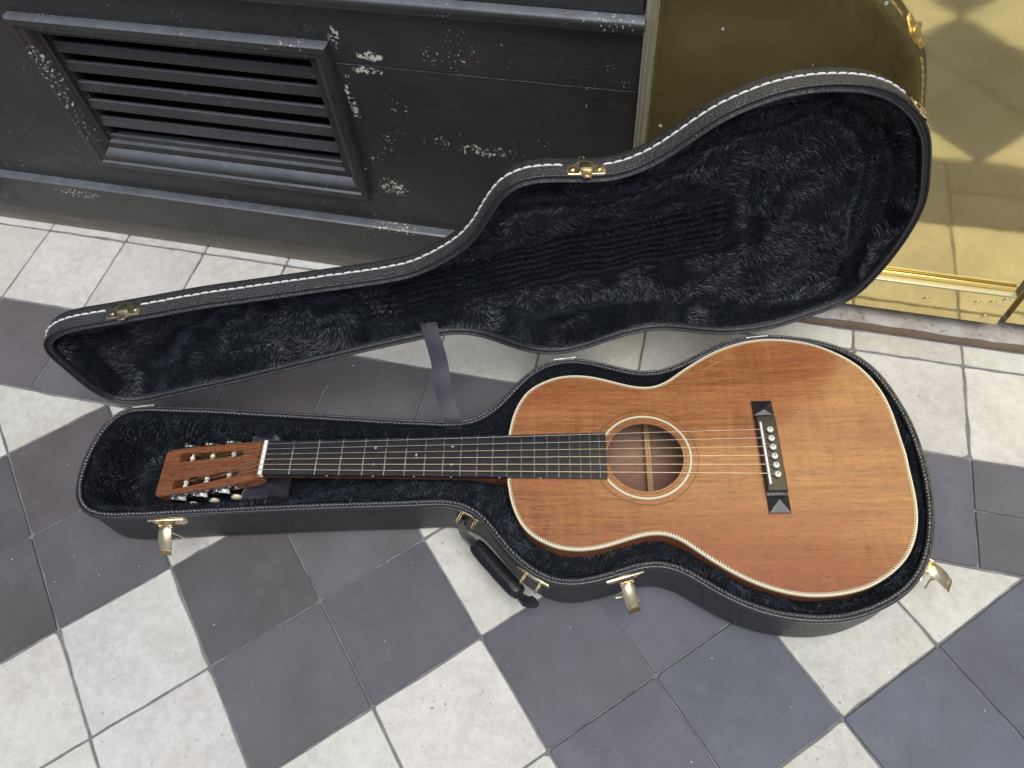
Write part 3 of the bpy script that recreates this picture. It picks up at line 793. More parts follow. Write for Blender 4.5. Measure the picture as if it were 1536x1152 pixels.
for k in range(-6, 11):
    x0 = -0.3237 + 0.1532 * k; x1 = x0 + 0.1532
    if k == 5:      # cracked slate to the right of the case
        ym = 0.512
        tile([(x0, YL2 + .0006), (x1, YL2 + .0006), (x1, ym - .003), (x0, ym)], False, (0.98, 1.0, 1.03))
        tile([(x0, ym + .0001), (x1, ym - .0029), (x1, YL1 - .0004), (x0, YL1 - .0004)], False, (1.02, 1.0, 1.0))
    else:
        tile([(x0, YL2 + .0006), (x1, YL2 + .0006), (x1, YL1 - .0004), (x0, YL1 - .0004)], False, dark_tint(x0, YL1))
    tile([(x0, YL1 + .0004), (x1, YL1 + .0004), (x1, YL3 - .0004), (x0, YL3 - .0004)], True, light_tint())
    far = 0.7802 if x1 > -0.05 else 0.765
    tile([(x0, YL3 + .0004), (x1, YL3 + .0004), (x1, far), (x0, far)], True, light_tint())

# ================================================================== black panelled wall
chips_board = [((-0.398, 0.4035), (0.022, 0.0085), 0.19), ((-0.402, 0.3825), (0.024, 0.0080), 0.17), ((-0.262, 0.274), (0.060, 0.012), 0.09),
               ((-0.408, 0.186), (0.024, 0.020), 0.13), ((-0.436, 0.425), (0.010, 0.020), 0.13), ((-0.319, 0.284), (0.016, 0.016), 0.06),
               ((-0.437, 0.34), (0.008, 0.05), 0.11), ((-0.13, 0.27), (0.02, 0.02), 0.08), ((-0.37, 0.33), (0.02, 0.015), 0.05)]
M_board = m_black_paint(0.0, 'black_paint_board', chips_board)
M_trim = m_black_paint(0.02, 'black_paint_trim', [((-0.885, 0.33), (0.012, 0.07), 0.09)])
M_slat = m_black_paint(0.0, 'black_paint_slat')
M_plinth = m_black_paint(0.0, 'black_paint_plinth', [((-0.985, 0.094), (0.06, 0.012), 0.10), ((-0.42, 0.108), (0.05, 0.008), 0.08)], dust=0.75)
YF = 0.7716
M_chip = mat_plain('bare_chipped_edge', (0.30, 0.30, 0.29), 0.8)
wall = bpy.data.objects.new('panelled_wall', None); C.objects.link(wall); wall.location = (-0.55, 0.77, 0)
tag(wall, 'black painted wooden shopfront base with chipped paint and a louvred vent', 'wall', kind='thing')
WM = Matrix.Translation((0.55, -0.77, 0))
def wpart(mb, name, mat, **kw):
    o = mb.obj(name, mat, wall, **kw); o.matrix_local = WM; return o
XE = -0.067; XW = -2.2
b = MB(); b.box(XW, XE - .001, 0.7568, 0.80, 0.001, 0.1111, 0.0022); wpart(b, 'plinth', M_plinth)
# lower board with the vent opening
def board_hole(xs, zs, skip, y0, y1):
    m = MB()
    for i in range(len(xs) - 1):
        for j in range(len(zs) - 1):
            if (i, j) in skip: continue
            x0, x1, z0, z1 = xs[i], xs[i + 1], zs[j], zs[j + 1]
            m.add([(x0, y0, z0), (x1, y0, z0), (x1, y0, z1), (x0, y0, z1)], [(0, 1, 2, 3)])
            for di, dj, e in ((-1, 0, (0, 3)), (1, 0, (1, 2)), (0, -1, (0, 1)), (0, 1, (3, 2))):
                a = (i + di, j + dj)
                if a in skip or not (0 <= a[0] < len(xs) - 1 and 0 <= a[1] < len(zs) - 1):
                    c = [(x0, z0), (x1, z0), (x1, z1), (x0, z1)]
                    p, q = c[e[0]], c[e[1]]
                    m.add([(p[0], y0, p[1]), (q[0], y0, q[1]), (q[0], y1, q[1]), (p[0], y1, p[1])], [(0, 1, 2, 3)])
    return m
m = board_hole([XW, -0.868, -0.479, XE], [0.1113, 0.206, 0.3895, 0.4699], {(1, 1), (2, 2)}, YF, 0.80)
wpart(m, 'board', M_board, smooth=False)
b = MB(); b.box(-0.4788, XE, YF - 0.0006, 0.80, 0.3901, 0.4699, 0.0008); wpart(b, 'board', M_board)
ex = np.linspace(-0.4440, -0.0700, 160); V = []; F = []
for k_, x in enumerate(ex):
    w_ = 0.00022 + 0.0008 * max(0.0, float(vnoise(np.array(x), np.array(0.3), 0.006, 91)) - .45)
    zc = 0.38985 + .0002 * math.sin(x * 90)
    V += [(x, YF - .0010, zc - w_), (x, YF - .0010, zc + w_ * .6)]
F = [(2 * k_, 2 * k_ + 2, 2 * k_ + 3, 2 * k_ + 1) for k_ in range(len(ex) - 1)]
o = mesh_obj('chipped_edge', V, F, M_chip, wall, smooth=False); o.matrix_local = WM
# rail with its rounded nose, and the board above it
prof = [(0.7716, 0.4701), (0.7600, 0.4701), (0.7580, 0.4720), (0.7568, 0.4790), (0.7570, 0.4830), (0.7590, 0.4856), (0.7715, 0.4862), (0.80, 0.4862)]
m = MB(); V = [(x, y, z) for x in (XW, XE + .001) for y, z in prof]; n = len(prof)
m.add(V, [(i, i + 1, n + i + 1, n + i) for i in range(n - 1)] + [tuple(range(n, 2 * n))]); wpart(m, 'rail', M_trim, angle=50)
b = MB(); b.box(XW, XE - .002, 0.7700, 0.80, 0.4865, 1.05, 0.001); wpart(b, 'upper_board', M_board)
# vent frame: four mitred mouldings
fo = dict(x0=-0.9000, x1=-0.4456, z0=0.1636, z1=0.4190)
fp = [(0.0, YF + .001), (0.0, 0.7610), (0.0025, 0.7578), (0.0100, 0.7572), (0.0120, 0.7600), (0.0150, 0.7602), (0.0200, 0.7635), (0.0250, 0.7700), (0.0262, 0.7760), (0.0300, 0.7765), (0.0325, 0.7800), (0.0340, 0.795)]
fpb = [(w_ * (1.22 if True else 1), y_) for w_, y_ in fp]
def rect(w, wz):
    return [(fo['x0'] + w, fo['z0'] + wz), (fo['x1'] - w, fo['z0'] + wz), (fo['x1'] - w, fo['z1'] - wz), (fo['x0'] + w, fo['z1'] - wz)]
for sidx in range(4):
    m = MB(); V = []
    for (w_, y_) in fp:
        r_ = rect(w_, w_ * (1.25 if sidx == 0 else 1.0) if sidx in (0,) else w_)
        if sidx in (1, 3):
            r_ = [(r_[0][0], fo['z0'] + w_ * 1.25), (r_[1][0], fo['z0'] + w_ * 1.25), r_[2], r_[3]]
        a, c = r_[sidx], r_[(sidx + 1) % 4]
        V += [(a[0], y_, a[1]), (c[0], y_, c[1])]
    m.add(V, [(2 * i, 2 * i + 1, 2 * i + 3, 2 * i + 2) for i in range(len(fp) - 1)])
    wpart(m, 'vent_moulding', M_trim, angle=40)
sl = MB()
sl.box(0, 0.400, -0.004, 0.004, -0.0074, 0.0074, 0.0012)
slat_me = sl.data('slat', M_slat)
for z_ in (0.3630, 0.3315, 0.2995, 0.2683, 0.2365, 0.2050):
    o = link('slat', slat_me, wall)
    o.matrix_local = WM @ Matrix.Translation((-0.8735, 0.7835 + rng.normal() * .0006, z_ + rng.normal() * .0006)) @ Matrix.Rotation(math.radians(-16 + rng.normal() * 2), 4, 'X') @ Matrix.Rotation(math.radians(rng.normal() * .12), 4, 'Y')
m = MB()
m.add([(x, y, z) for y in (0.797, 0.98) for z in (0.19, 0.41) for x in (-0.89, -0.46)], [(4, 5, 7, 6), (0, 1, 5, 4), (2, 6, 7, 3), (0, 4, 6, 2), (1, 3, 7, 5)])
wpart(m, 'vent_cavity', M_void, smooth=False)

# ================================================================== threshold step
b = MB(); b.box(-0.066, 2.2, 0.7815, 0.93, -0.02, 0.0215, 0.004)
V = []; 
for (x, y, z) in b.V: V.append((x, y, z))
step = b.obj('doorstep', M_step)
# lengthwise subdivision with chipped nose
bm = bmesh_new = __import__('bmesh').new(); bm.from_mesh(step.data)
__import__('bmesh').ops.subdivide_edges(bm, edges=[e for e in bm.edges if abs(e.verts[0].co.x - e.verts[1].co.x) > 1], cuts=90)
for v_ in bm.verts:
    if v_.co.z > 0 and v_.co.y < 0.80:
        v_.co.y += 0.0016 * (vnoise(np.array(v_.co.x), np.array(0.0), 0.03, 3) - .5) * 2; v_.co.z -= 0.0022 * vnoise(np.array(v_.co.x), np.array(1.0), 0.02, 4)
bm.to_mesh(step.data); bm.free()
tag(step, 'worn stone doorstep with brown front edge under the brass door', 'doorstep', kind='thing')

# ================================================================== brass door
YD = 0.8072
def brass_door(name, x0, x1, label, dy=0.0, screws=(), jamb=True):
    d = bpy.data.objects.new(name, None); C.objects.link(d); d.location = ((x0 + x1) / 2, YD + dy, 0.022)
    tag(d, label, 'door', kind='thing')
    MM = Matrix.Translation(-Vector(d.location))
    def p(mb, nm, mt, **kw):
        o = mb.obj(nm, mt, d, **kw); o.matrix_local = MM; return o
    b = MB(); b.box(x0, x1, YD + dy, YD + dy + .03, 0.034, 1.05, 0.0015); p(b, 'door_panel', M_brassdoor)
    b = MB(); b.box(x0, x1 - .003, YD + dy - .0040, YD + dy - .0004, 0.1024, 0.1108, 0.0012); p(b, 'bead', M_bead)
    # kick plate with a turned-back ledge
    pr = [(YD + dy - .0003, 0.0400), (0.7945 + dy, 0.0400), (0.7935 + dy, 0.0412), (0.7935 + dy, 0.1004), (0.7945 + dy, 0.1018), (YD + dy - .0003, 0.1022)]
    m = MB(); n = len(pr)
    xr = x1 - 0.0015
    m.add([(x, y, z) for x in (x0, xr) for y, z in pr], [(i, i + 1, n + i + 1, n + i) for i in range(n - 1)] + [tuple(range(n - 1, -1, -1)), tuple(range(n, 2 * n))])
    k = p(m, 'kick_plate', M_brassdoor, angle=30)
    b = MB(); b.box(x0, xr, 0.7939 + dy, YD + dy - .0042, 0.1016, 0.1034, 0.0005); p(b, 'ledge', M_jamb)
    for (sx, sz, r) in screws:
        s_ = MB(); s_.lathe([(0.0052, 0.0), (0.0052, 0.0006), (0.0046, 0.0011), (0.0001, 0.0013)], 14)
        s_.box(-.0042, .0042, -.0004, .0004, 0.0010, 0.00145)
        o = s_.obj('screw', M_brassedge, k)
        o.matrix_local = Matrix.Translation((sx, 0.79345 + dy, sz)) @ Matrix.Rotation(math.radians(90), 4, 'X') @ Matrix.Rotation(r, 4, 'Z')
    if jamb:
        for fx, fz, fs in ((-0.0382, 0.3164, .0030), (0.0161, 0.4541, .0022), (0.1718, 0.4971, .0028), (0.2512, 0.1555, .0012), (0.30, 0.30, .0009), (0.40, 0.22, .0008), (0.12, 0.42, .0010)):
            m = MB(); q_ = [(fx + fs * rng.uniform(.4, 1) * math.cos(a), YD - .0003, fz + fs * rng.uniform(.5, 1.3) * math.sin(a)) for a in np.linspace(0, 6.28, 9)[:-1]]
            m.add(q_, [tuple(range(7, -1, -1))]); p(m, 'paint_fleck', M_thread, smooth=False)
        pr = [(x0 - .0118, 0.80), (x0 - .0118, 0.7670), (x0 - .0108, 0.7650), (x0 - .0085, 0.7641), (x0 - .0062, 0.7650), (x0 - .0052, 0.7672), (x0 - .0040, 0.7662), (x0 - .0018, 0.7666), (x0 - .0004, 0.7690), (x0 - .0002, YD - .0004)]
        m = MB(); n = len(pr)
        m.add([(x, y, z) for z in (0.0218, 1.05) for x, y in pr], [(i + 1, i, n + i, n + i + 1) for i in range(n - 1)])
        p(m, 'brass_jamb', M_jamb, angle=50)
    return d
brass_door('brass_door', -0.055, 0.4745, 'polished brass door leaf reflecting the tiled floor, with screwed kick plate', 0.0,
           [(0.3667, 0.0562 + .018, .3), (0.4314, 0.0805, 1.1), (0.4501, 0.0848, .6), (0.4525, 0.0529, 2.2), (0.4641, 0.0935, 2.0), (0.25, 0.075, 1.0), (0.13, 0.078, 1.0), (0.02, 0.078, .2)])
brass_door('brass_door', 0.486, 1.15, 'second brass door leaf, only its dull lower corner showing at the right edge', 0.006, [(0.505, 0.062, .4)], False)

# ================================================================== guitar case
CASE_LOC = Vector((-0.46929, 0.35542, 0)); YAW = 0.2091
CM = Matrix.Translation(CASE_LOC) @ Matrix.Rotation(YAW, 4, 'Z')
RIM = resample(np.array(RIM_PTS), 300)
LRIM = resample(np.array(LID_PTS), 300)
lsdf = SDF(LRIM)
RIMF = resample(np.array(RIM_PTS), 2600)
H = 0.0928
sdf = SDF(RIM)
case = bpy.data.objects.new('guitar_case', None); C.objects.link(case); case.matrix_world = CM
tag(case, 'open black hard guitar case with dark plush lining, gold latches and white stitched lid', 'guitar case')

def frame_at(x, y, z, P=RIM):
    d = np.hypot(P[:, 0] - x, P[:, 1] - y); i = int(d.argmin())
    t = P[(i + 2) % len(P)] - P[(i - 2) % len(P)]; t /= np.linalg.norm(t)
    nn = np.array([t[1], -t[0]])        # outward for CCW
    q = P[i]
    return Matrix(((t[0], nn[0], 0, q[0]), (t[1], nn[1], 0, q[1]), (0, 0, 1, z), (0, 0, 0, 1)))

# base shell
prof = [(0.012, 0.0012), (0.0062, 0.0022), (0.0042, 0.006), (0.0034, 0.014), (0.0030, H - .013), (0.0030, H - .0105)]
V, F, uv = sweep(RIM, prof); F.append(tuple(range(len(RIM) - 1, -1, -1))); uv += [(0, 0)] * len(RIM)
mesh_obj('shell', V, F, M_leather, case, uv=uv, angle=60)
# piping with the rolled outer lip and the puckered inner bead
def bead(c, r, a0, a1, n):
    return [(c[0] - r * math.cos(a), c[1] + r * math.sin(a)) for a in np.linspace(a0, a1, n)]
rim_prof = [(0.0034, H - .0115), (0.0006, H - .0110), (-0.0002, H - .0085), (-0.0001, H - .0040), (0.0008, H - .0018), (0.0022, H - .0012), (0.0032, H - .0020)] + \
           bead((0.0062, H - .0028), 0.0030, 0.25, math.pi + 0.2, 9) + [(0.0094, H - .010), (0.0100, H - .030)]
V, F, uv = sweep(RIMF, rim_prof)
V = np.array(V, float).reshape(len(rim_prof), len(RIMF), 3)
s_al = np.arange(len(RIMF)) / len(RIMF) * 2.62
irr = vnoise(s_al, s_al * 0, 0.011, 71)
for i in range(7, 16):
    rib = np.sin(s_al * 2 * np.pi / 0.0046 + (i - 7) * 0.55 + irr * 5.0)
    V[i, :, 2] += rib * 0.0009 * math.sin((i - 6.5) / 9 * math.pi) + (vnoise(s_al, s_al * 0 + i * .002, 0.006, 72) - .5) * .0006
mesh_obj('rim_piping', V.reshape(-1, 3), F, M_rim, case, uv=uv, angle=75)

G_HALF = np.array(HALF_PTS)
GOUT = np.r_[np.stack([G_HALF[:, 0], -G_HALF[:, 1]], 1), np.stack([G_HALF[:, 0], G_HALF[:, 1]], 1)[::-1][1:]]
GOUT = resample(GOUT, 280)
gsdf = SDF(GOUT)

def h_base(x, y):
    d = sdf(x, y)
    body = ss(x, 0.26, 0.34)
    z = H - 0.0075 - 0.016 * ss(d, 0.009, 0.034)
    head = 1 - ss(x, 0.0, 0.06)
    z = z - (0.030 * ss(d, 0.020, 0.062) * (1 - head) + 0.052 * ss(d, 0.014, 0.044) * head) * (1 - body) - 0.010 * body * ss(d, 0.03, 0.06)
    z = z + 0.007 * (vnoise(x, y, 0.028, 2) - .5) * ss(d, 0.01, 0.03)
    z = z - (z - 0.007) * ss(gsdf(x, y), -0.003, 0.005)
    # padded divider beside the neck
    dv = np.exp(-(((x - 0.205) / 0.030) ** 2)) * 0.017 * ss(d, 0.018, 0.045)
    return z + dv
def lining_ring(name, P, hz, par_):
    V, F, uv = sweep(P, [(o_, hz(o_)) for o_ in (0.0096, 0.0120, 0.0145, 0.0170, 0.0190)])
    return mesh_obj(name, V, F, M_back, par_, angle=80)
height_mesh('lining_base', sdf, h_base, 0.0125, 0.005, M_back, case)
lining_ring('lining_edge', RIM, lambda d: H - 0.0070 - 0.016 * float(ss(np.array(d), 0.009, 0.034)), case)
def flow_base(x, y):
    a = vnoise(x, y, 0.055, 21) * 9.0 + vnoise(x, y, 0.16, 22) * 5.0
    return a, 0.65 + 0.6 * vnoise(x, y, 0.03, 23)
def mask_base(x, y):
    g = gsdf(x, y)
    neck = (x > 0.01) & (x < 0.32) & (np.abs(y) < 0.008)
    head = (x > -0.125) & (x < 0.0) & (np.abs(y) < 0.022)
    return (g < 0.004) & ~neck & ~head
def len_base(x, y):
    return 0.0085 + 0.0045 * vnoise(x, y, 0.02, 25) - 0.004 * ss(0.020 - sdf(x, y), 0.0, 0.012)
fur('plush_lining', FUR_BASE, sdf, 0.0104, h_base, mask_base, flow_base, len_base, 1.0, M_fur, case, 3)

# neck rest of smooth satin
m = MB(); rows = 14; cols = 26; V = []; F = []
for i in range(rows + 1):
    for j in range(cols + 1):
        u_ = i / rows; v_ = j / cols * 2 - 1
        x = -0.048 + 0.062 * u_; y = v_ * 0.056 + 0.0035
        z = 0.0610 + 0.008 * abs(v_) ** 3 - 0.045 * (abs(u_ - .5) * 2) ** 6 - 0.02 * max(0, abs(v_) - .85) / .15
        z -= 0.010 * math.exp(-(v_ / .45) ** 4) + 0.0009 * math.sin(v_ * 23 + u_ * 4) + .0007 * math.sin(u_ * 15 + v_ * 9)
        V.append((x, y, z))
for i in range(rows):
    for j in range(cols):
        a = i * (cols + 1) + j; F.append((a, a + 1, a + cols + 2, a + cols + 1))
mesh_obj('neck_rest', V, [f[::-1] for f in F], M_pad, case, angle=80)

# latches on the base
def latch_parts(fr, tilt, swing, side):
    m = MB()
    pl = [(a * 1.25, c * 1.45) for a, c in [(-.0185, -.0005), (.0185, -.0005), (.0192, -.006), (.0172, -.013), (.0120, -.0175), (.0060, -.0165), (0, -.0155), (-.0060, -.0165), (-.0120, -.0175), (-.0172, -.013), (-.0192, -.006)]]
    Mx = Matrix(((1, 0, 0, 0), (0, 0, 1, 0), (0, 1, 0, 0), (0, 0, 0, 1)))     # (x, z, depth)->(x, y, z)
    m.prism([(a, c) for a, c in pl], -0.0032, 0.0004, 0.0009, Mx)
    m.box(-.0235, .0235, -0.0004, 0.0042, -.0012, 0.0004, 0.0005)
    # hinge ears
    for sx in (-1, 1):
        m.box(sx * .0078 - .0007, sx * .0078 + .0007, 0.000, 0.0105, -.0115, -.0015, 0.0005)
    m.tube([(-.0085, .0078, -.0055), (.0085, .0078, -.0055)], 0.0012, 8)
    for sx in (-1, 1):
        Mr = Matrix.Translation((sx * .0165, .0003, -.0120)) @ Matrix.Rotation(math.radians(-90), 4, 'X')
        m.lathe([(0.0022, 0), (0.0020, .0006), (0.0010, .0010), (0.0001, .0011)], 10, Mr)
    o = m.obj('latch', M_gold, case, angle=40)
    o.matrix_local = fr @ Matrix.Translation((0, -0.0026, 0))
    # lever: a curved tongue with an upturned tab
    LM = Matrix.Translation((0, .0078, -.0055)) @ Matrix.Rotation(swing, 4, 'Z') @ Matrix.Rotation(tilt, 4, 'X')
    lp = [(0.000, 0.0016, .0066), (0.004, 0.0042, .0068), (0.009, 0.0046, .0070), (0.016, 0.0032, .0074), (0.024, 0.0010, .0074), (0.031, -0.0018, .0068), (0.0325, -0.0032, .0066)]
    m = MB(); V = []; K = 7
    for (yy, zz, hw) in lp:
        for k in range(K):
            c_ = k / (K - 1) * 2 - 1
            V.append((c_ * hw * 1.2, yy, zz - 0.0034 * c_ * c_))
    F = [(i * K + k, i * K + k + 1, (i + 1) * K + k + 1, (i + 1) * K + k) for i in range(len(lp) - 1) for k in range(K - 1)]
    nb = len(V)
    V2 = [(x, y, z - 0.0011) for x, y, z in V]
    F2 = [tuple(nb + q for q in f[::-1]) for f in F]
    edge = [k for k in range(K)] + [(i + 1) * K - 1 for i in range(1, len(lp))] + [(len(lp) - 1) * K + k for k in range(K - 2, -1, -1)] + [i * K for i in range(len(lp) - 2, 0, -1)]
    F3 = [(edge[(q + 1) % len(edge)], edge[q], nb + edge[q], nb + edge[(q + 1) % len(edge)]) for q in range(len(edge))]
    m.add(V + V2, [f[::-1] for f in F] + [f[::-1] for f in F2] + F3)
    lv = m.obj('lever', M_gold, o, angle=50); lv.matrix_local = LM
    m = MB(); m.box(-.0074, .0074, 0.0, 0.0085, -0.0006, 0.0006, 0.0004)
    m2 = m.obj('lever_tab', M_golddark, o); m2.matrix_local = LM @ Matrix.Translation((0, 0.0318, -0.0045)) @ Matrix.Rotation(math.radians(-38), 4, 'X')
    m = MB(); m.tube([(side * .0050, 0.010, -.001), (side * .0092, 0.0105, -.003), (side * .0165, 0.0180, -.0150), (side * .0150, 0.0200, -.0175), (side * .0040, 0.0215, -.0165), (side * .0020, 0.0190, -.0050)], 0.00095, 8)
    bl = m.obj('bail', M_gold, o); bl.matrix_local = LM @ Matrix.Rotation(math.radians(-8), 4, 'X')
    return o
for (x, y, tl, sw, sd) in ((-0.1185, -0.077, -24, 8, 1), (0.4578, -0.1546, -26, -3, -1), (0.8075, -0.139, -20, 2, -1)):
    latch_parts(frame_at(x, y, H - .0115), math.radians(tl), math.radians(sw), sd)

# handle
hx0, hx1 = np.array([0.262, -0.0665]), np.array([0.3475, -0.1600])
hc = (hx0 + hx1) / 2; ht = (hx1 - hx0) / np.linalg.norm(hx1 - hx0); hn = np.array([ht[1], -ht[0]])
HM = Matrix(((ht[0], hn[0], 0, hc[0]), (ht[1], hn[1], 0, hc[1]), (0, 0, 1, 0.058), (0, 0, 0, 1)))
handle = MB()
V = []; F = []; ns = 22; nr = 16
for i in range(ns):
    u_ = i / (ns - 1) * 2 - 1
    ex = 1 - 0.25 * abs(u_) ** 8
    for k in range(nr):
        a = 2 * math.pi * k / nr
        V.append((0.012 + u_ * 0.043, 0.0140 + 0.0112 * ex * math.cos(a) - 0.0005 * u_ * u_, -0.010 + 0.0110 * ex * math.sin(a)))
for i in range(ns - 1):
    for k in range(nr):
        c2 = (k + 1) % nr; F.append((i * nr + k, i * nr + c2, (i + 1) * nr + c2, (i + 1) * nr + k))
F += [tuple(range(nr - 1, -1, -1)), tuple(range((ns - 1) * nr, ns * nr))]
handle.add(V, F)
ho = handle.obj('handle', M_leather2, case, angle=50); ho.matrix_local = HM
for sgn in (-1, 1):
    # folded leather ear that runs from the grip to the wire loop
    m = MB(); pts = []
    path = [(0.040, 0.0165, -0.011), (0.047, 0.0165, -0.011), (0.054, 0.0155, -0.010), (0.0600, 0.0130, -0.008), (0.0650, 0.0090, -0.006), (0.0660, 0.0050, -0.005)]
    V = []; F = []; hw = 0.0098; th = 0.0046
    for i, (a, bb, c_) in enumerate(path):
        p0 = Vector(path[max(0, i - 1)]); p1 = Vector(path[min(len(path) - 1, i + 1)]); t_ = (p1 - p0).normalized()
        nn = Vector((t_.y, -t_.x, 0)).normalized()
        up_ = t_.cross(nn).normalized()
        for s1, s2 in ((-1, -1), (-1, 1), (1, 1), (1, -1)):
            q = Vector((a, bb, c_)) + nn * th * s1 + up_ * hw * s2
            V.append((sgn * (q.x + (0.0 if sgn > 0 else 0.0) + (.009 if sgn > 0 else -.014 * (.066 - q.x) / .026)), q.y - .002 * (q.x < .05), q.z))
    for i in range(len(path) - 1):
        for k in range(4):
            F.append((i * 4 + k, i * 4 + (k + 1) % 4, (i + 1) * 4 + (k + 1) % 4, (i + 1) * 4 + k))
    F += [(0, 1, 2, 3), tuple((len(path) - 1) * 4 + k for k in (3, 2, 1, 0))]
    m.add(V, F); e = m.obj('handle_ear', M_leather2, ho, angle=40)
for px_, py_ in ((0.2665, -0.0715), (0.3480, -0.1565)):
    fr = frame_at(px_, py_, H - .016)
    m = MB(); m.box(-.0225, .0225, -0.0036, -0.0008, -0.0010, 0.0012, 0.0006)
    m.box(-.0215, .0215, -0.0034, -0.0016, -0.0120, -0.0010, 0.0006)
    m.tube([(-.0105, -.002, -.004), (-.0105, .0105, -.0045), (-.0105, .0115, -.012), (-.0105, -.001, -.014)], 0.0009, 8)
    m.tube([(.0105, -.002, -.004), (.0105, .0105, -.0045), (.0105, .0115, -.012), (.0105, -.001, -.014)], 0.0009, 8)
    o = m.obj('handle_bracket', M_gold, case, angle=40); o.matrix_local = fr

# hinge axis and lid
aw = np.array([-0.6907113, 0.40465078]) * 0.98672912
angw = math.radians(18.74886 - 0.0999); nW = np.array([-math.sin(angw), math.cos(angw)])
aw = aw + nW * (-0.00135 * 0.98673)
inv = CM.inverted()
ax = inv @ Vector((aw[0], aw[1], (0.094 - 0.00557) * 0.98673))
ang = angw - YAW
axd = Vector((math.cos(ang), math.sin(ang), 0))
LIDM = Matrix.Translation(ax) @ Matrix.Rotation(-math.radians(92.83), 4, axd) @ Matrix.Translation(-ax)
def z_lid_out(d): return H + 0.0300 + 0.0035 * ss(d, 0.0, 0.006) + 0.0105 * ss(d, 0.0, 0.10)
prof = [(0.0012, H + .0015), (0.0, H + .0040), (0.0003, H + .0270)] + [(o_, float(z_lid_out(np.array(o_)))) for o_ in (0.0008, 0.0022, 0.0045, 0.007, 0.011, 0.016, 0.021)]
V, F, uv = sweep(LRIM, prof)
lid = mesh_obj('lid', V, F, M_leather, case, uv=uv, angle=60)
lid.matrix_local = LIDM
height_mesh('lid_back', lsdf, lambda x, y: z_lid_out(lsdf(x, y)) - .0002, 0.018, 0.006, M_leather, lid)
lid_prof = [(0.0014, H + .0030), (-.0003, H + .0022), (-.0006, H + .0008), (0.0002, H - .0003), (0.0012, H - .0002), (0.0020, H + .0008), (0.0024, H + .0026), (0.0046, H + .0030), (0.0066, H + .0022)] + \
           [(0.0070, H + .0006), (0.0078, H - .0004), (0.0090, H - .0004), (0.0098, H + .0006), (0.0102, H + .004), (0.0106, H + .020)]
V, F, uv = sweep(LRIM, lid_prof)
mesh_obj('lid_piping', V, F, M_lidrim, lid, uv=uv, angle=70)
def h_lid(x, y):
    d = lsdf(x, y)
    z = H + 0.0080 + 0.0225 * ss(d, 0.010, 0.036) + 0.009 * ss(d, 0.03, 0.10)
    z = z - 0.007 * (vnoise(x, y, 0.045, 32) - .5) * ss(d, 0.02, 0.05) - 0.004 * (vnoise(x, y, 0.018, 33) - .5) * ss(d, 0.015, 0.03)
    # marks pressed by the strings and the bridge when the lid was shut
    st = ss(x, 0.10, 0.22) * (1 - ss(x, 0.60, 0.63)) * (1 - ss(np.abs(y), 0.030, 0.042))
    z = z + 0.0030 * st * np.cos(y / 0.0105 * 2 * np.pi)
    br = np.exp(-(((x - 0.645) / 0.013) ** 4)) * np.exp(-((y / 0.07) ** 6))
    return z + 0.0030 * br
height_mesh('lid_lining_base', lsdf, h_lid, 0.0125, 0.004, M_back, lid)
lining_ring('lid_lining_edge', LRIM, lambda d: H + 0.0075 + 0.0225 * float(ss(np.array(d), 0.010, 0.036)), lid)
def flow_lid(x, y):
    body = ss(gsdf(x, y), 0.0, 0.05)
    a = vnoise(x, y, 0.06, 41) * 8.0 + vnoise(x, y, 0.15, 42) * 4.0
    a = a * (1 - body * .85) + (-1.1 + 1.2 * vnoise(x, y, 0.08, 44)) * body * .85
    st = ss(x, 0.10, 0.22) * (1 - ss(x, 0.60, 0.63)) * (1 - ss(np.abs(y), 0.036, 0.048))
    sg = np.sin(y / 0.0105 * 2 * np.pi)
    a = a * (1 - st * .8) + st * .8 * (-2.6)
    return a, 0.7 + 0.6 * vnoise(x, y, 0.03, 43)
def len_lid(x, y):
    st = ss(x, 0.10, 0.22) * (1 - ss(x, 0.60, 0.63)) * (1 - ss(np.abs(y), 0.030, 0.045)) * 0.8
    L = 0.0095 + 0.004 * vnoise(x, y, 0.025, 45) - 0.004 * ss(0.022 - lsdf(x, y), 0.0, 0.012)
    return L * (1 - 0.5 * st)
fur('lid_plush_lining', FUR_LID, lsdf, 0.0106, h_lid, lambda x, y: x == x, flow_lid, len_lid, -1.0, M_furlid, lid, 7)

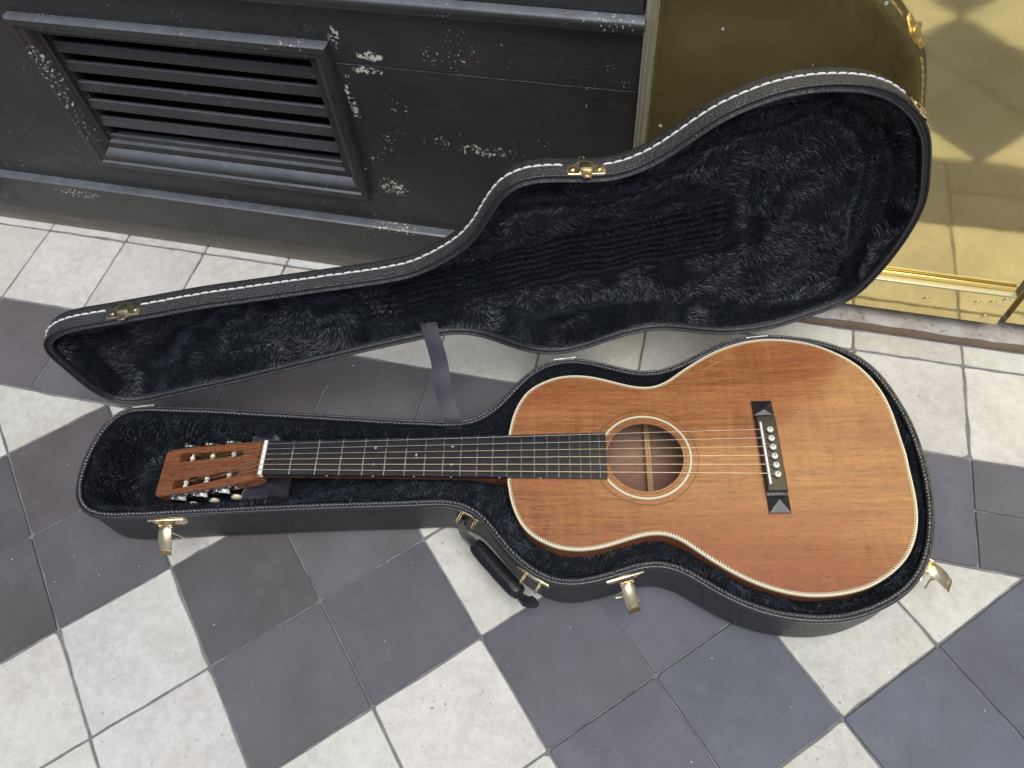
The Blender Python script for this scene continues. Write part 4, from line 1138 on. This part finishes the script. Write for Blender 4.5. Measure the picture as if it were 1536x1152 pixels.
# white saddle stitching along the lid
m = MB(); m.tube([(-.0051, 0, 0), (-.0030, .0006, 0), (.0030, .0006, 0), (.0051, 0, 0)], [.0004, .00075, .00075, .0004], 6)
m = MB(); m.tube([(-.0051, 0, 0), (-.0030, .0008, 0), (.0030, .0008, 0), (.0051, 0, 0)], [.0006, .00125, .00125, .0006], 6)
st_me = m.data('stitch', M_thread)
L = np.r_[0, np.cumsum(np.linalg.norm(np.roll(LRIM, -1, 0) - LRIM, axis=1))]
tot = L[-1]; nst = 240
RC = np.r_[LRIM, LRIM[:1]]
for k in range(nst):
    s_ = tot * (k + .5) / nst
    q = np.array([np.interp(s_, L, RC[:, c_]) for c_ in (0, 1)])
    q2 = np.array([np.interp((s_ + .004) % tot, L, RC[:, c_]) for c_ in (0, 1)]); q1 = np.array([np.interp((s_ - .004) % tot, L, RC[:, c_]) for c_ in (0, 1)])
    t_ = q2 - q1; t_ /= np.linalg.norm(t_); nn = np.array([t_[1], -t_[0]])
    if min(math.hypot(q[0] - a_, q[1] - b_) for a_, b_ in ((-0.1185, -0.080), (0.4578, -0.158), (0.8095, -0.141))) < .0235: continue
    o = link('stitch', st_me, lid)
    o.matrix_local = Matrix(((t_[0], nn[0], 0, q[0]), (t_[1], nn[1], 0, q[1]), (0, 0, 1, H + .0165 + rng.normal() * .00015), (0, 0, 0, 1))) @ Matrix.Rotation(rng.normal() * .03, 4, 'Y')

# catch plates on the lid
def catch(x, y):
    fr = frame_at(x, y, H, LRIM)
    m = MB()
    pl = [(-.0160, .0015), (.0160, .0015), (.0168, .006), (.0160, .0130), (.0095, .0165), (.0055, .0200), (0, .0212), (-.0055, .0200), (-.0095, .0165), (-.0160, .0130), (-.0168, .006)]
    Mx = Matrix(((1, 0, 0, 0), (0, 0, 1, 0), (0, 1, 0, 0), (0, 0, 0, 1)))
    pl = [(a * 1.28, c_ * 1.1) for a, c_ in pl]
    m.prism(pl, -0.0006, 0.0016, 0.0006, Mx)
    for sx in (-1, 1):
        Mr = Matrix.Translation((sx * .0145, .0013, .0092)) @ Matrix.Rotation(math.radians(-90), 4, 'X')
        m.lathe([(0.0030, 0), (0.0028, .0008), (0.0014, .0015), (0.0001, .0016)], 12, Mr)
    o = m.obj('catch_plate', M_gold, lid, angle=40); o.matrix_local = fr
    m = MB(); V = []; lp = [(.0172, .0022, .0026), (.0160, .0040, .0040), (.0135, .0048, .0048), (.0085, .0050, .0049), (.0070, .0054, .0049), (.0062, .0034, .0047), (.0000, .0020, .0044), (-.0030, .0026, .0034), (-.0048, .0034, .0014)]
    K = 7
    for (zz, yy, hw) in lp:
        for k in range(K):
            c_ = k / (K - 1) * 2 - 1
            V.append((c_ * hw * 1.35, yy - .0008 * c_ ** 8, zz * 1.1))
    nb = len(V); F = [(i * K + k, i * K + k + 1, (i + 1) * K + k + 1, (i + 1) * K + k) for i in range(len(lp) - 1) for k in range(K - 1)]
    V2 = [(x_, y_ - .0012, z_) for x_, y_, z_ in V]
    F2 = [tuple(nb + q_ for q_ in f[::-1]) for f in F]
    edge = list(range(K)) + [(i + 1) * K - 1 for i in range(1, len(lp))] + [(len(lp) - 1) * K + k for k in range(K - 2, -1, -1)] + [i * K for i in range(len(lp) - 2, 0, -1)]
    F3 = [(edge[(q_ + 1) % len(edge)], edge[q_], nb + edge[q_], nb + edge[(q_ + 1) % len(edge)]) for q_ in range(len(edge))]
    m.add(V + V2, F + F2 + F3)
    t_ = m.obj('catch_hook', M_gold, lid, angle=50); t_.matrix_local = fr
for (x, y) in ((-0.1185, -0.077), (0.4578, -0.1546), (0.8075, -0.139)): catch(x, y)

# hinges
for xg in (-0.1900, 0.3910, 0.6565):
    p = ax + axd * ((xg - ax.x) / axd.x)
    m = MB(); m.tube([tuple(p - axd * .0150 + Vector((0, -.002, .003))), tuple(p + axd * .0150 + Vector((0, -.002, .003)))], 0.0021, 10)
    for k in (-.006, .006): m.tube([tuple(p + axd * (k - .0004) + Vector((0, -.002, .003))), tuple(p + axd * (k + .0004) + Vector((0, -.002, .003)))], 0.0025, 10)
    nv = Vector((-axd.y, axd.x, 0))
    m.add([tuple(p + axd * a + nv * c_ + Vector((0, -.002, d_))) for a, c_, d_ in ((-.0145, .001, .002), (.0145, .001, .002), (.0145, .004, -.014), (-.0145, .004, -.014))], [(0, 1, 2, 3)])
    m.obj('hinge', M_hinge, case, angle=50)

# webbing strap that stops the lid
iL = int(np.argmin(np.hypot(RIM[:, 0] - 0.2300, RIM[:, 1] - 0.0565)))
iq = [float(LRIM[k][1]) for k in np.argsort(np.abs(LRIM[:, 0] - 0.2275)) if LRIM[k][1] > 0][0]
lm = LIDM @ Vector((0.2275, iq - .0085, H - .0012)); lm0 = LIDM @ Vector((0.2275, iq - .0190, H + .010))
bp = Vector((0.2430, 0.0500, H + .0010)); bp0 = Vector((0.2430, 0.0440, H - .014))
path = [lm0, lm]
for k in range(1, 12):
    t_ = k / 12
    q = lm.lerp(bp, t_); q = q + Vector((0.0020 * math.sin(t_ * math.pi * 2.2), 0.0, -0.006 * math.sin(t_ * math.pi) + .0012 * math.sin(t_ * 15)))
    path.append(q)
path += [bp, bp0]
V = []; F = []
for i, q in enumerate(path):
    tw = 0.06 * math.sin(i * .8)
    wv = Vector((math.cos(-0.02 + tw * .3), 0.02, tw * .4)).normalized() * 0.0112
    for a, bb in ((-1, 0), (-.5, .0006), (0, .0008), (.5, .0006), (1, 0)):
        V.append(tuple(q + wv * a + Vector((0, 0, bb))))
for i in range(len(path) - 1):
    for k in range(4): F.append((i * 5 + k, i * 5 + k + 1, (i + 1) * 5 + k + 1, (i + 1) * 5 + k))
mesh_obj('strap', V, F, M_strap, case, angle=60)

# ================================================================== guitar
gt = bpy.data.objects.new('acoustic_guitar', None); C.objects.link(gt)
ZB = 0.0125                      # underside of the back
gt.matrix_world = CM @ Matrix.Translation((0.45, 0, ZB))
tag(gt, 'brown slotted headstock acoustic guitar lying in the plush lined case', 'guitar')
GM = Matrix.Translation((-0.45, 0, -ZB))
def gpart(name, V, F, mat, par=gt, **kw):
    o = mesh_obj(name, V, F, mat, par, **kw)
    if par is gt: o.matrix_local = GM
    return o
def gobj(mb, name, mat, par=gt, **kw): return gpart(name, mb.V, mb.F, mat, par, **kw)
ZT = 0.0925; HX, HR = 0.4907, 0.0482
def star(P, c, n):
    """points of outline P along n rays from c"""
    a = np.arctan2(P[:, 1] - c[1], P[:, 0] - c[0]); r = np.hypot(P[:, 0] - c[0], P[:, 1] - c[1])
    o = np.argsort(a); a = a[o]; r = r[o]
    th = np.linspace(-np.pi, np.pi, n + 1)[:-1]
    rr = np.interp(th, np.r_[a[-1] - 2 * np.pi, a, a[0] + 2 * np.pi], np.r_[r[-1], r, r[0]])
    return np.stack([c[0] + rr * np.cos(th), c[1] + rr * np.sin(th)], 1), th
n = 360
PO, th = star(offset(GOUT, 0.0036), (HX, 0), n)
hole = np.stack([HX + HR * np.cos(th), HR * np.sin(th)], 1)
V = []; F = []
rings = [0, .12, .3, .5, .7, .88, 1]
for t_ in rings:
    P_ = hole * (1 - t_) + PO * t_
    V += [(x, y, ZT) for x, y in P_]
for r_ in range(len(rings) - 1):
    for k in range(n):
        a, c_ = r_ * n + k, r_ * n + (k + 1) % n
        F.append((a, a + n, c_ + n, c_))
gpart('soundboard', V, F, M_top, angle=60)
V = [(x, y, z) for z in (ZT, ZT - .0028) for x, y in hole] + [(HX + (x - HX) * 1.25, y * 1.25, ZT - .0028) for x, y in hole]
F = [(k, (k + 1) % n, n + (k + 1) % n, n + k) for k in range(n)] + [(n + k, n + (k + 1) % n, 2 * n + (k + 1) % n, 2 * n + k) for k in range(n)]
gpart('soundhole_edge', V, F, M_holeedge, angle=40)
V, F, uv = sweep(GOUT, [(0.010, ZB + .004), (0.003, ZB), (0.0002, ZB + .003), (0.0, ZB + .010), (0.0, ZT - .006)])
gpart('side', V, F, M_sidew, angle=60)
V, F, uv = sweep(GOUT, [(0.0030, ZT - .001), (0.0030, ZB + .004)])
gpart('side_inner', V, F, M_inner, angle=60)
P_ = offset(GOUT, 0.004)
gpart('back', [(x, y, ZB + .004) for x, y in P_] + [(x, y, ZB + .001) for x, y in P_], [tuple(range(len(P_))), tuple(range(2 * len(P_) - 1, len(P_) - 1, -1))], M_inner, smooth=False)
m = MB(); m.box(0.4990, 0.5065, -0.12, 0.12, ZB + .0041, ZB + .018, .002); gobj(m, 'back_brace', M_spruce)
V, F, uv = sweep(GOUT, [(-.0001, ZT - .0060), (-.0004, ZT - .0055), (-.0004, ZT - .0003), (.0001, ZT + .0003), (.0018, ZT + .0003), (.0019, ZT - .0005)])
gpart('binding', V, F, M_ivory, uv=uv, angle=50)
V, F, uv = sweep(GOUT, [(.0019, ZT - .0003), (.0019, ZT + .00015), (.0040, ZT + .00015), (.0040, ZT - .0003)])
gpart('purfling', V, F, M_purf, uv=uv, angle=40)
def ring_obj(name, r0, r1, dz, mat, par=None):
    N_ = 160; V = []; F = []
    for r_, z in ((r0, ZT), (r0, ZT + dz), (r1, ZT + dz), (r1, ZT)):
        V += [(HX + r_ * math.cos(2 * math.pi * k / N_), r_ * math.sin(2 * math.pi * k / N_), z) for k in range(N_)]
    for i in range(3):
        for k in range(N_):
            F.append((i * N_ + k, (i + 1) * N_ + k, (i + 1) * N_ + (k + 1) % N_, i * N_ + (k + 1) % N_))
    o = mesh_obj(name, V, F, mat, par or gt, angle=40)
    if par is None: o.matrix_local = GM
    return o
ro = ring_obj('rosette', 0.0556, 0.0562, .00012, M_darkline)
ring_obj('rosette_ring', 0.0562, 0.0574, .00018, M_ivory, ro)
ring_obj('rosette_ring', 0.0574, 0.0577, .00012, M_darkline, ro)
ring_obj('rosette_ring', 0.0577, 0.0590, .00018, M_ivory, ro)
ring_obj('rosette_ring', 0.0590, 0.0596, .00012, M_darkline, ro)
M_faint = mat_plain('faint_brown_line', (0.10, 0.05, 0.022), 0.35)
ring_obj('rosette_ring', 0.0655, 0.0663, .00010, M_faint, ro)
ring_obj('rosette_ring', 0.0672, 0.0676, .00010, M_faint, ro)
ring_obj('rosette_ring', 0.0510, 0.0516, .00010, M_faint, ro)

SC = 0.632
def hw(x): return 0.0237 + 0.0118 * x / SC
FBZ = 0.0987
XEND = 0.4420
m = MB(); V = []; F = []; K = 7
xs = [0.0004] + [XEND * k / 16 for k in range(1, 17)]
for x in xs:
    w_ = hw(x)
    for k in range(K):
        c_ = k / (K - 1) * 2 - 1
        V.append((x, c_ * w_, FBZ - .0007 * c_ * c_))
    V.append((x, w_, ZT + .0002)); V.append((x, -w_, ZT + .0002))
R_ = K + 2
for i in range(len(xs) - 1):
    for k in range(K - 1): F.append((i * R_ + k, (i + 1) * R_ + k, (i + 1) * R_ + k + 1, i * R_ + k + 1))
    F.append((i * R_ + K - 1, (i + 1) * R_ + K - 1, (i + 1) * R_ + K, i * R_ + K))
    F.append((i * R_ + K + 1, (i + 1) * R_ + K + 1, (i + 1) * R_, i * R_))
    F.append((i * R_ + K, (i + 1) * R_ + K, (i + 1) * R_ + K + 1, i * R_ + K + 1))
e_ = (len(xs) - 1) * R_
F.append(tuple([e_ + K + 1] + [e_ + k for k in range(K)] + [e_ + K]))
fb = gpart('fretboard', V, F, M_ebony, angle=35)
for f_ in range(1, 21):
    x = SC * (1 - 2 ** (-f_ / 12)); w_ = hw(x)
    m = MB(); m.tube([(x, c_ * w_, FBZ - .0007 * c_ * c_ - .0001) for c_ in (-1, -.5, 0, .5, 1)], .00085, 8)
    gobj(m, 'fret', M_fret, fb)
def diamond(x, y, a=.0021, b_=.0021):
    m = MB(); z = FBZ - .0007 * (y / .028) ** 2
    m.add([(x - a, y, z + .00012), (x, y - b_, z + .00012), (x + a, y, z + .00012), (x, y + b_, z + .00012)], [(0, 1, 2, 3)])
    gobj(m, 'position_marker', M_pearl, fb, smooth=False)
def mid(f_): return SC * (1 - (2 ** (-f_ / 12) + 2 ** (-(f_ - 1) / 12)) / 2)
diamond(mid(5), .0125); diamond(mid(5), -.0115); diamond(mid(7) + .001, .0015, .0016, .0028); diamond(mid(9), .0135, .0024, .0016); diamond(mid(9), -.0125)
for f_ in (3, 5, 7, 9, 12, 15):
    m = MB(); x = mid(f_)
    m.lathe([(.0011, -.0002), (.0011, .0003), (.0001, .0004)], 8, Matrix.Translation((x, -hw(x), FBZ - .0032)) @ Matrix.Rotation(math.radians(90), 4, 'X'))
    gobj(m, 'side_dot', M_nut, fb)
m = MB(); m.box(-.0046, .0003, -.0246, .0246, ZT - .002, FBZ + .0019, .0007); gobj(m, 'nut', M_nut)
# neck
V = []; F = []; K = 13
secs = [(-.012, .0268, .0155), (-.004, .0245, .0165), (.01, hw(.01), .0185), (.06, hw(.06), .020), (.15, hw(.15), .0210), (.23, hw(.23), .0225), (.265, hw(.265), .026), (.285, hw(.285), .037), (.300, hw(.3) * .95, .054), (.3165, hw(.3165) * .9, .064)]
for (x, w_, dp) in secs:
    for k in range(K):
        a = math.pi * k / (K - 1)
        V.append((x, w_ * math.cos(a), ZT + .0001 - dp * math.sin(a) ** .8 if 0 < k < K - 1 else ZT + .0001))
for i in range(len(secs) - 1):
    for k in range(K - 1): F.append((i * K + k, i * K + k + 1, (i + 1) * K + k + 1, (i + 1) * K + k))
F.append(tuple(range(K - 1, -1, -1)))
gpart('neck', V, F, M_head, angle=50)
# slotted headstock
HT = math.radians(14.3)
HSM = Matrix.Translation((-.0040, 0, ZT - .0002)) @ Matrix(((-math.cos(HT), 0, math.sin(HT) * -1, 0), (0, -1, 0, 0), (-math.sin(HT), 0, math.cos(HT), 0), (0, 0, 0, 1)))
HSL = 0.161
def ho_(x): return float(np.interp(x, [0, .010, .020, .153, .1585, HSL], [.0246, .0284, .0292, .0352, .0335, .0290]))
def si(x): return float(np.interp(x, [.030, .136], [.0095, .0138]))
def so(x): return float(np.interp(x, [.030, .136], [.0180, .0268]))
X = [0, .005, .010, .020, .034, .068, .102, .136, .153, .1585, HSL]
V = []; TT = .0158
for x in X:
    for y in (-ho_(x), -so(x) if .02 < x < .15 else -ho_(x) * .75, -si(x), 0, si(x), so(x) if .02 < x < .15 else ho_(x) * .75, ho_(x)):
        V.append((x, y, 0))
N7 = 7; nb = len(V)
V += [(x, y, -TT) for x, y, z in V]
F = []
hx = {4, 5, 6}
def cell(i, j): return 0 <= i < len(X) - 1 and 0 <= j < 6 and not (i in hx and j in (1, 4))
for i in range(len(X) - 1):
    for j in range(6):
        if not cell(i, j): continue
        a, b_, c_, d_ = i * 7 + j, (i + 1) * 7 + j, (i + 1) * 7 + j + 1, i * 7 + j + 1
        F.append((a, b_, c_, d_)); F.append((nb + d_, nb + c_, nb + b_, nb + a))
        for di, dj, (p, q) in ((-1, 0, (d_, a)), (1, 0, (b_, c_)), (0, -1, (a, b_)), (0, 1, (c_, d_))):
            if not cell(i + di, j + dj): F.append((q, p, nb + p, nb + q))
V = [tuple(HSM @ Vector(v)) for v in V]
hs = gpart('headstock', V, F, M_head, angle=25)
bm = __import__('bmesh').new(); bm.from_mesh(hs.data); __import__('bmesh').ops.recalc_face_normals(bm, faces=bm.faces); bm.to_mesh(hs.data); bm.free()
hs.data.set_sharp_from_angle(angle=math.radians(25))
TX = (.0545, .0885, .1215)
def ho_side(x): return float(np.interp(x, [.020, .153], [.0292, .0352]))
for sg in (-1, 1):
    # nickel side plate following the headstock edge
    m = MB(); a0, a1 = .036, .139
    V = []
    for x in (a0, a1):
        for dy in (.0002, .0016):
            for z in (-.0125, -.0022): V.append((x, sg * (ho_side(x) + dy), z))
    m.add(V, [(0, 1, 3, 2), (4, 6, 7, 5), (0, 4, 5, 1), (2, 3, 7, 6), (1, 5, 7, 3), (0, 2, 6, 4)])
    for x in (.039, .071, .105, .136):
        m.lathe([(.0014, 0), (.0012, .0006), (.0001, .0009)], 8, Matrix.Translation((x, sg * (ho_side(x) + .0015), -.0070)) @ Matrix.Rotation(math.radians(-90 * sg), 4, 'X'))
    o = gobj(MB().add([tuple(HSM @ Vector(v)) for v in m.V], m.F), 'tuner_plate', M_nickel, hs, angle=35)
    for x in TX:
        yo = ho_side(x)
        m = MB(); m.lathe([(.0024, 0), (.0033, .0005), (.0034, .003), (.0022, .0042), (.0022, .0058), (.0034, .0068), (.0034, .0092), (.0018, .0096), (.0018, .0150)], 14,
                          Matrix.Translation((x, sg * si(x), -.0075)) @ Matrix.Rotation(math.radians(-90 * sg), 4, 'X'))
        gobj(MB().add([tuple(HSM @ Vector(v)) for v in m.V], m.F), 'tuning_post', M_pin, hs, angle=35)
        m = MB()
        GW = Matrix.Translation((x, sg * (yo + .0016), -.0070)) @ Matrix.Rotation(math.radians(-90 * sg), 4, 'X')
        V = []; T_ = 15
        for zz in (0, .0022):
            for k in range(2 * T_):
                r_ = .0058 if k % 2 else .0049
                V.append((r_ * math.cos(math.pi * k / T_), r_ * math.sin(math.pi * k / T_), zz + .0008))
        m.add(V, [tuple(range(2 * T_ - 1, -1, -1)), tuple(range(2 * T_, 4 * T_))] + [(k, (k + 1) % (2 * T_), 2 * T_ + (k + 1) % (2 * T_), 2 * T_ + k) for k in range(2 * T_)], GW)
        m.lathe([(.0020, .003), (.0020, .0042), (.0001, .0046)], 8, GW)
        m.box(x + .0065, x + .0115, min(sg * (yo + .0015), sg * (yo + .0085)), max(sg * (yo + .0015), sg * (yo + .0085)), -.0066, .0022, .0004)
        m.tube([(x + .0070, sg * (yo + .0060), -.0030), (x - .0050, sg * (yo + .0060), -.0100)], .0019, 8)
        m.tube([(x - .0010, sg * (yo + .0058), -.0075), (x - .0030, sg * (yo + .0056), -.0205)], .0015, 8)
        gobj(MB().add([tuple(HSM @ Vector(v)) for v in m.V], m.F), 'tuner_gear', M_nickel, hs, angle=35)
        m = MB(); V = []; F = []; NU, NV_ = 12, 8
        for i in range(NV_ + 1):
            ph = math.pi * i / NV_
            for k in range(NU):
                a = 2 * math.pi * k / NU
                V.append((x - .0045 + .0078 * math.sin(ph) * math.cos(a), sg * (yo + .0056) + .0034 * math.sin(ph) * math.sin(a), -.0260 - .0068 * math.cos(ph) * -1))
        for i in range(NV_):
            for k in range(NU): F.append((i * NU + k, i * NU + (k + 1) % NU, (i + 1) * NU + (k + 1) % NU, (i + 1) * NU + k))
        m.add(V, F)
        gobj(MB().add([tuple(HSM @ Vector(v)) for v in m.V], m.F), 'tuner_button', M_ivory, hs, angle=60)
# bridge
bx0, bx1 = 0.6335, 0.6590; bxc = (bx0 + bx1) / 2
m = MB()
m.box(bx0 + .0004, bx1 - .0004, -.0525, .0525, ZT, ZT + .0086, .0013)
for sg in (-1, 1):
    y0, y1, yp = .0522 * sg, .0778 * sg, .0625 * sg
    V = [(bx0, y0, ZT), (bx1, y0, ZT), (bx1, y1, ZT), (bx0, y1, ZT), (bx0, y0, ZT + .0042), (bx1, y0, ZT + .0042), (bx1, y1, ZT + .0028), (bx0, y1, ZT + .0028),
         (bxc, yp, ZT + .0078), (bxc, y0, ZT + .0050), (bx0, .0560 * sg, ZT + .0030), (bx1, .0560 * sg, ZT + .0030), (bxc, .0560 * sg, ZT + .0045)]
    F = [(7, 6, 8), (10, 7, 8), (6, 11, 8), (10, 8, 12), (8, 11, 12), (4, 10, 12, 9), (9, 12, 11, 5), (0, 3, 7, 10, 4), (1, 5, 11, 6, 2), (3, 2, 6, 7)]
    if sg < 0: F = [f[::-1] for f in F]
    F = [f[::-1] for f in F]
    m.add(V, F)
br = gobj(m, 'bridge', M_ebony, angle=22)
bm = __import__('bmesh').new(); bm.from_mesh(br.data); __import__('bmesh').ops.recalc_face_normals(bm, faces=bm.faces); bm.to_mesh(br.data); bm.free()
ZS = ZT + .0124
m = MB(); m.box(.6366, .6394, -.0440, .0420, ZT + .0082, ZS, .0007); gobj(m, 'saddle', M_nut, br)
ys_n = [-.0185 + .0074 * k for k in range(6)]; ys_b = [-.0310 + .0124 * k for k in range(6)]
for k in range(6):
    m = MB(); m.lathe([(.0026, 0), (.0030, .0012), (.0040, .0018), (.0043, .0034), (.0036, .0048), (.0020, .0056), (.0012, .0057)], 16, Matrix.Translation((.6485, ys_b[k], ZT + .0080)))
    pn = gobj(m, 'bridge_pin', M_pin, br, angle=50)
    m = MB(); m.lathe([(.0011, 0), (.0011, .0002), (.0001, .00025)], 8, Matrix.Translation((.6485, ys_b[k], ZT + .0080 + .0057))); gobj(m, 'pin_dot', M_darkline, br)
# strings
rad = [.00050, .00044, .00038, .00034, .00028, .00025]
post_of = [0, 1, 2, 2, 1, 0]
for k in range(6):
    r_ = rad[k]; yn, yb = ys_n[k], ys_b[k]
    yb_s = yb * .985
    x = TX[post_of[k]]; sg = 1 if k < 3 else -1      # headstock frame has y flipped
    dep = .0040
    pp = HSM @ Vector((x, sg * (si(x) + .0050 - (0.0 if k not in (2, 3) else .001)), -.0075 + .0034))
    pts = [tuple(pp), (-.0046, yn, FBZ + .0017 + r_), (.0000, yn, FBZ + .0019 + r_), (.632, yb_s, ZS + r_ * .6), (.638, yb_s, ZS + r_), (.6405, yb, ZS - .0005), (.6470, yb, ZT + .0088)]
    m = MB(); m.tube(pts, r_, 8)
    gobj(m, 'string', M_string if k < 4 else M_plain_string)

for (xa, ya, xb, yb, w_) in ((.5775, .1290, .6110, .1480, .0004), (.6900, .0640, .6960, .0600, .0004), (.3900, .0560, .3980, .0540, .0003), (.5560, -.0900, .5640, -.1010, .0003), (.7320, -.0400, .7400, -.0360, .0003), (.3560, -.0700, .3575, -.0690, .0006), (.6090, .0900, .6092, .1080, .0002)):
    d_ = np.array([xb - xa, yb - ya]); d_ /= np.linalg.norm(d_); n_ = np.array([-d_[1], d_[0]]) * w_
    xm, ym = (xa + xb) / 2 + n_[0] * .8, (ya + yb) / 2 + n_[1] * .8
    gpart('scratch', [(xa, ya, ZT + .00012), (xm - n_[0], ym - n_[1], ZT + .00012), (xb, yb, ZT + .00012), (xm + n_[0], ym + n_[1], ZT + .00012)], [(0, 1, 2, 3)], M_scratch, smooth=False)

# ================================================================== crumbs on the ground
V = []; F = []
for k in range(130):
    x = rng.uniform(-1.0, .85); y = rng.uniform(-.12, .74)
    lo_ = CM.inverted() @ Vector((x, y, 0))
    if sdf(np.array(lo_.x), np.array(lo_.y)) > -0.004: continue
    s_ = rng.uniform(.0002, .0008) * (1.7 if rng.random() < .06 else 1)
    a = rng.random() * 6.28; b0 = len(V)
    for q in range(5):
        an = a + q * 1.2566; V.append((x + s_ * math.cos(an) * (1 + rng.random() * .8), y + s_ * math.sin(an), .0006 + s_ * .2))
    V.append((x, y, .0006 + s_ * .9))
    F += [(b0 + q, b0 + (q + 1) % 5, b0 + 5) for q in range(5)]
    F.append((b0 + 4, b0 + 3, b0 + 2, b0 + 1, b0))
tag(mesh_obj('paint_crumbs', V, F, M_thread, smooth=False), 'tiny pale crumbs of paint and grit scattered on the tiles', 'debris', kind='stuff')
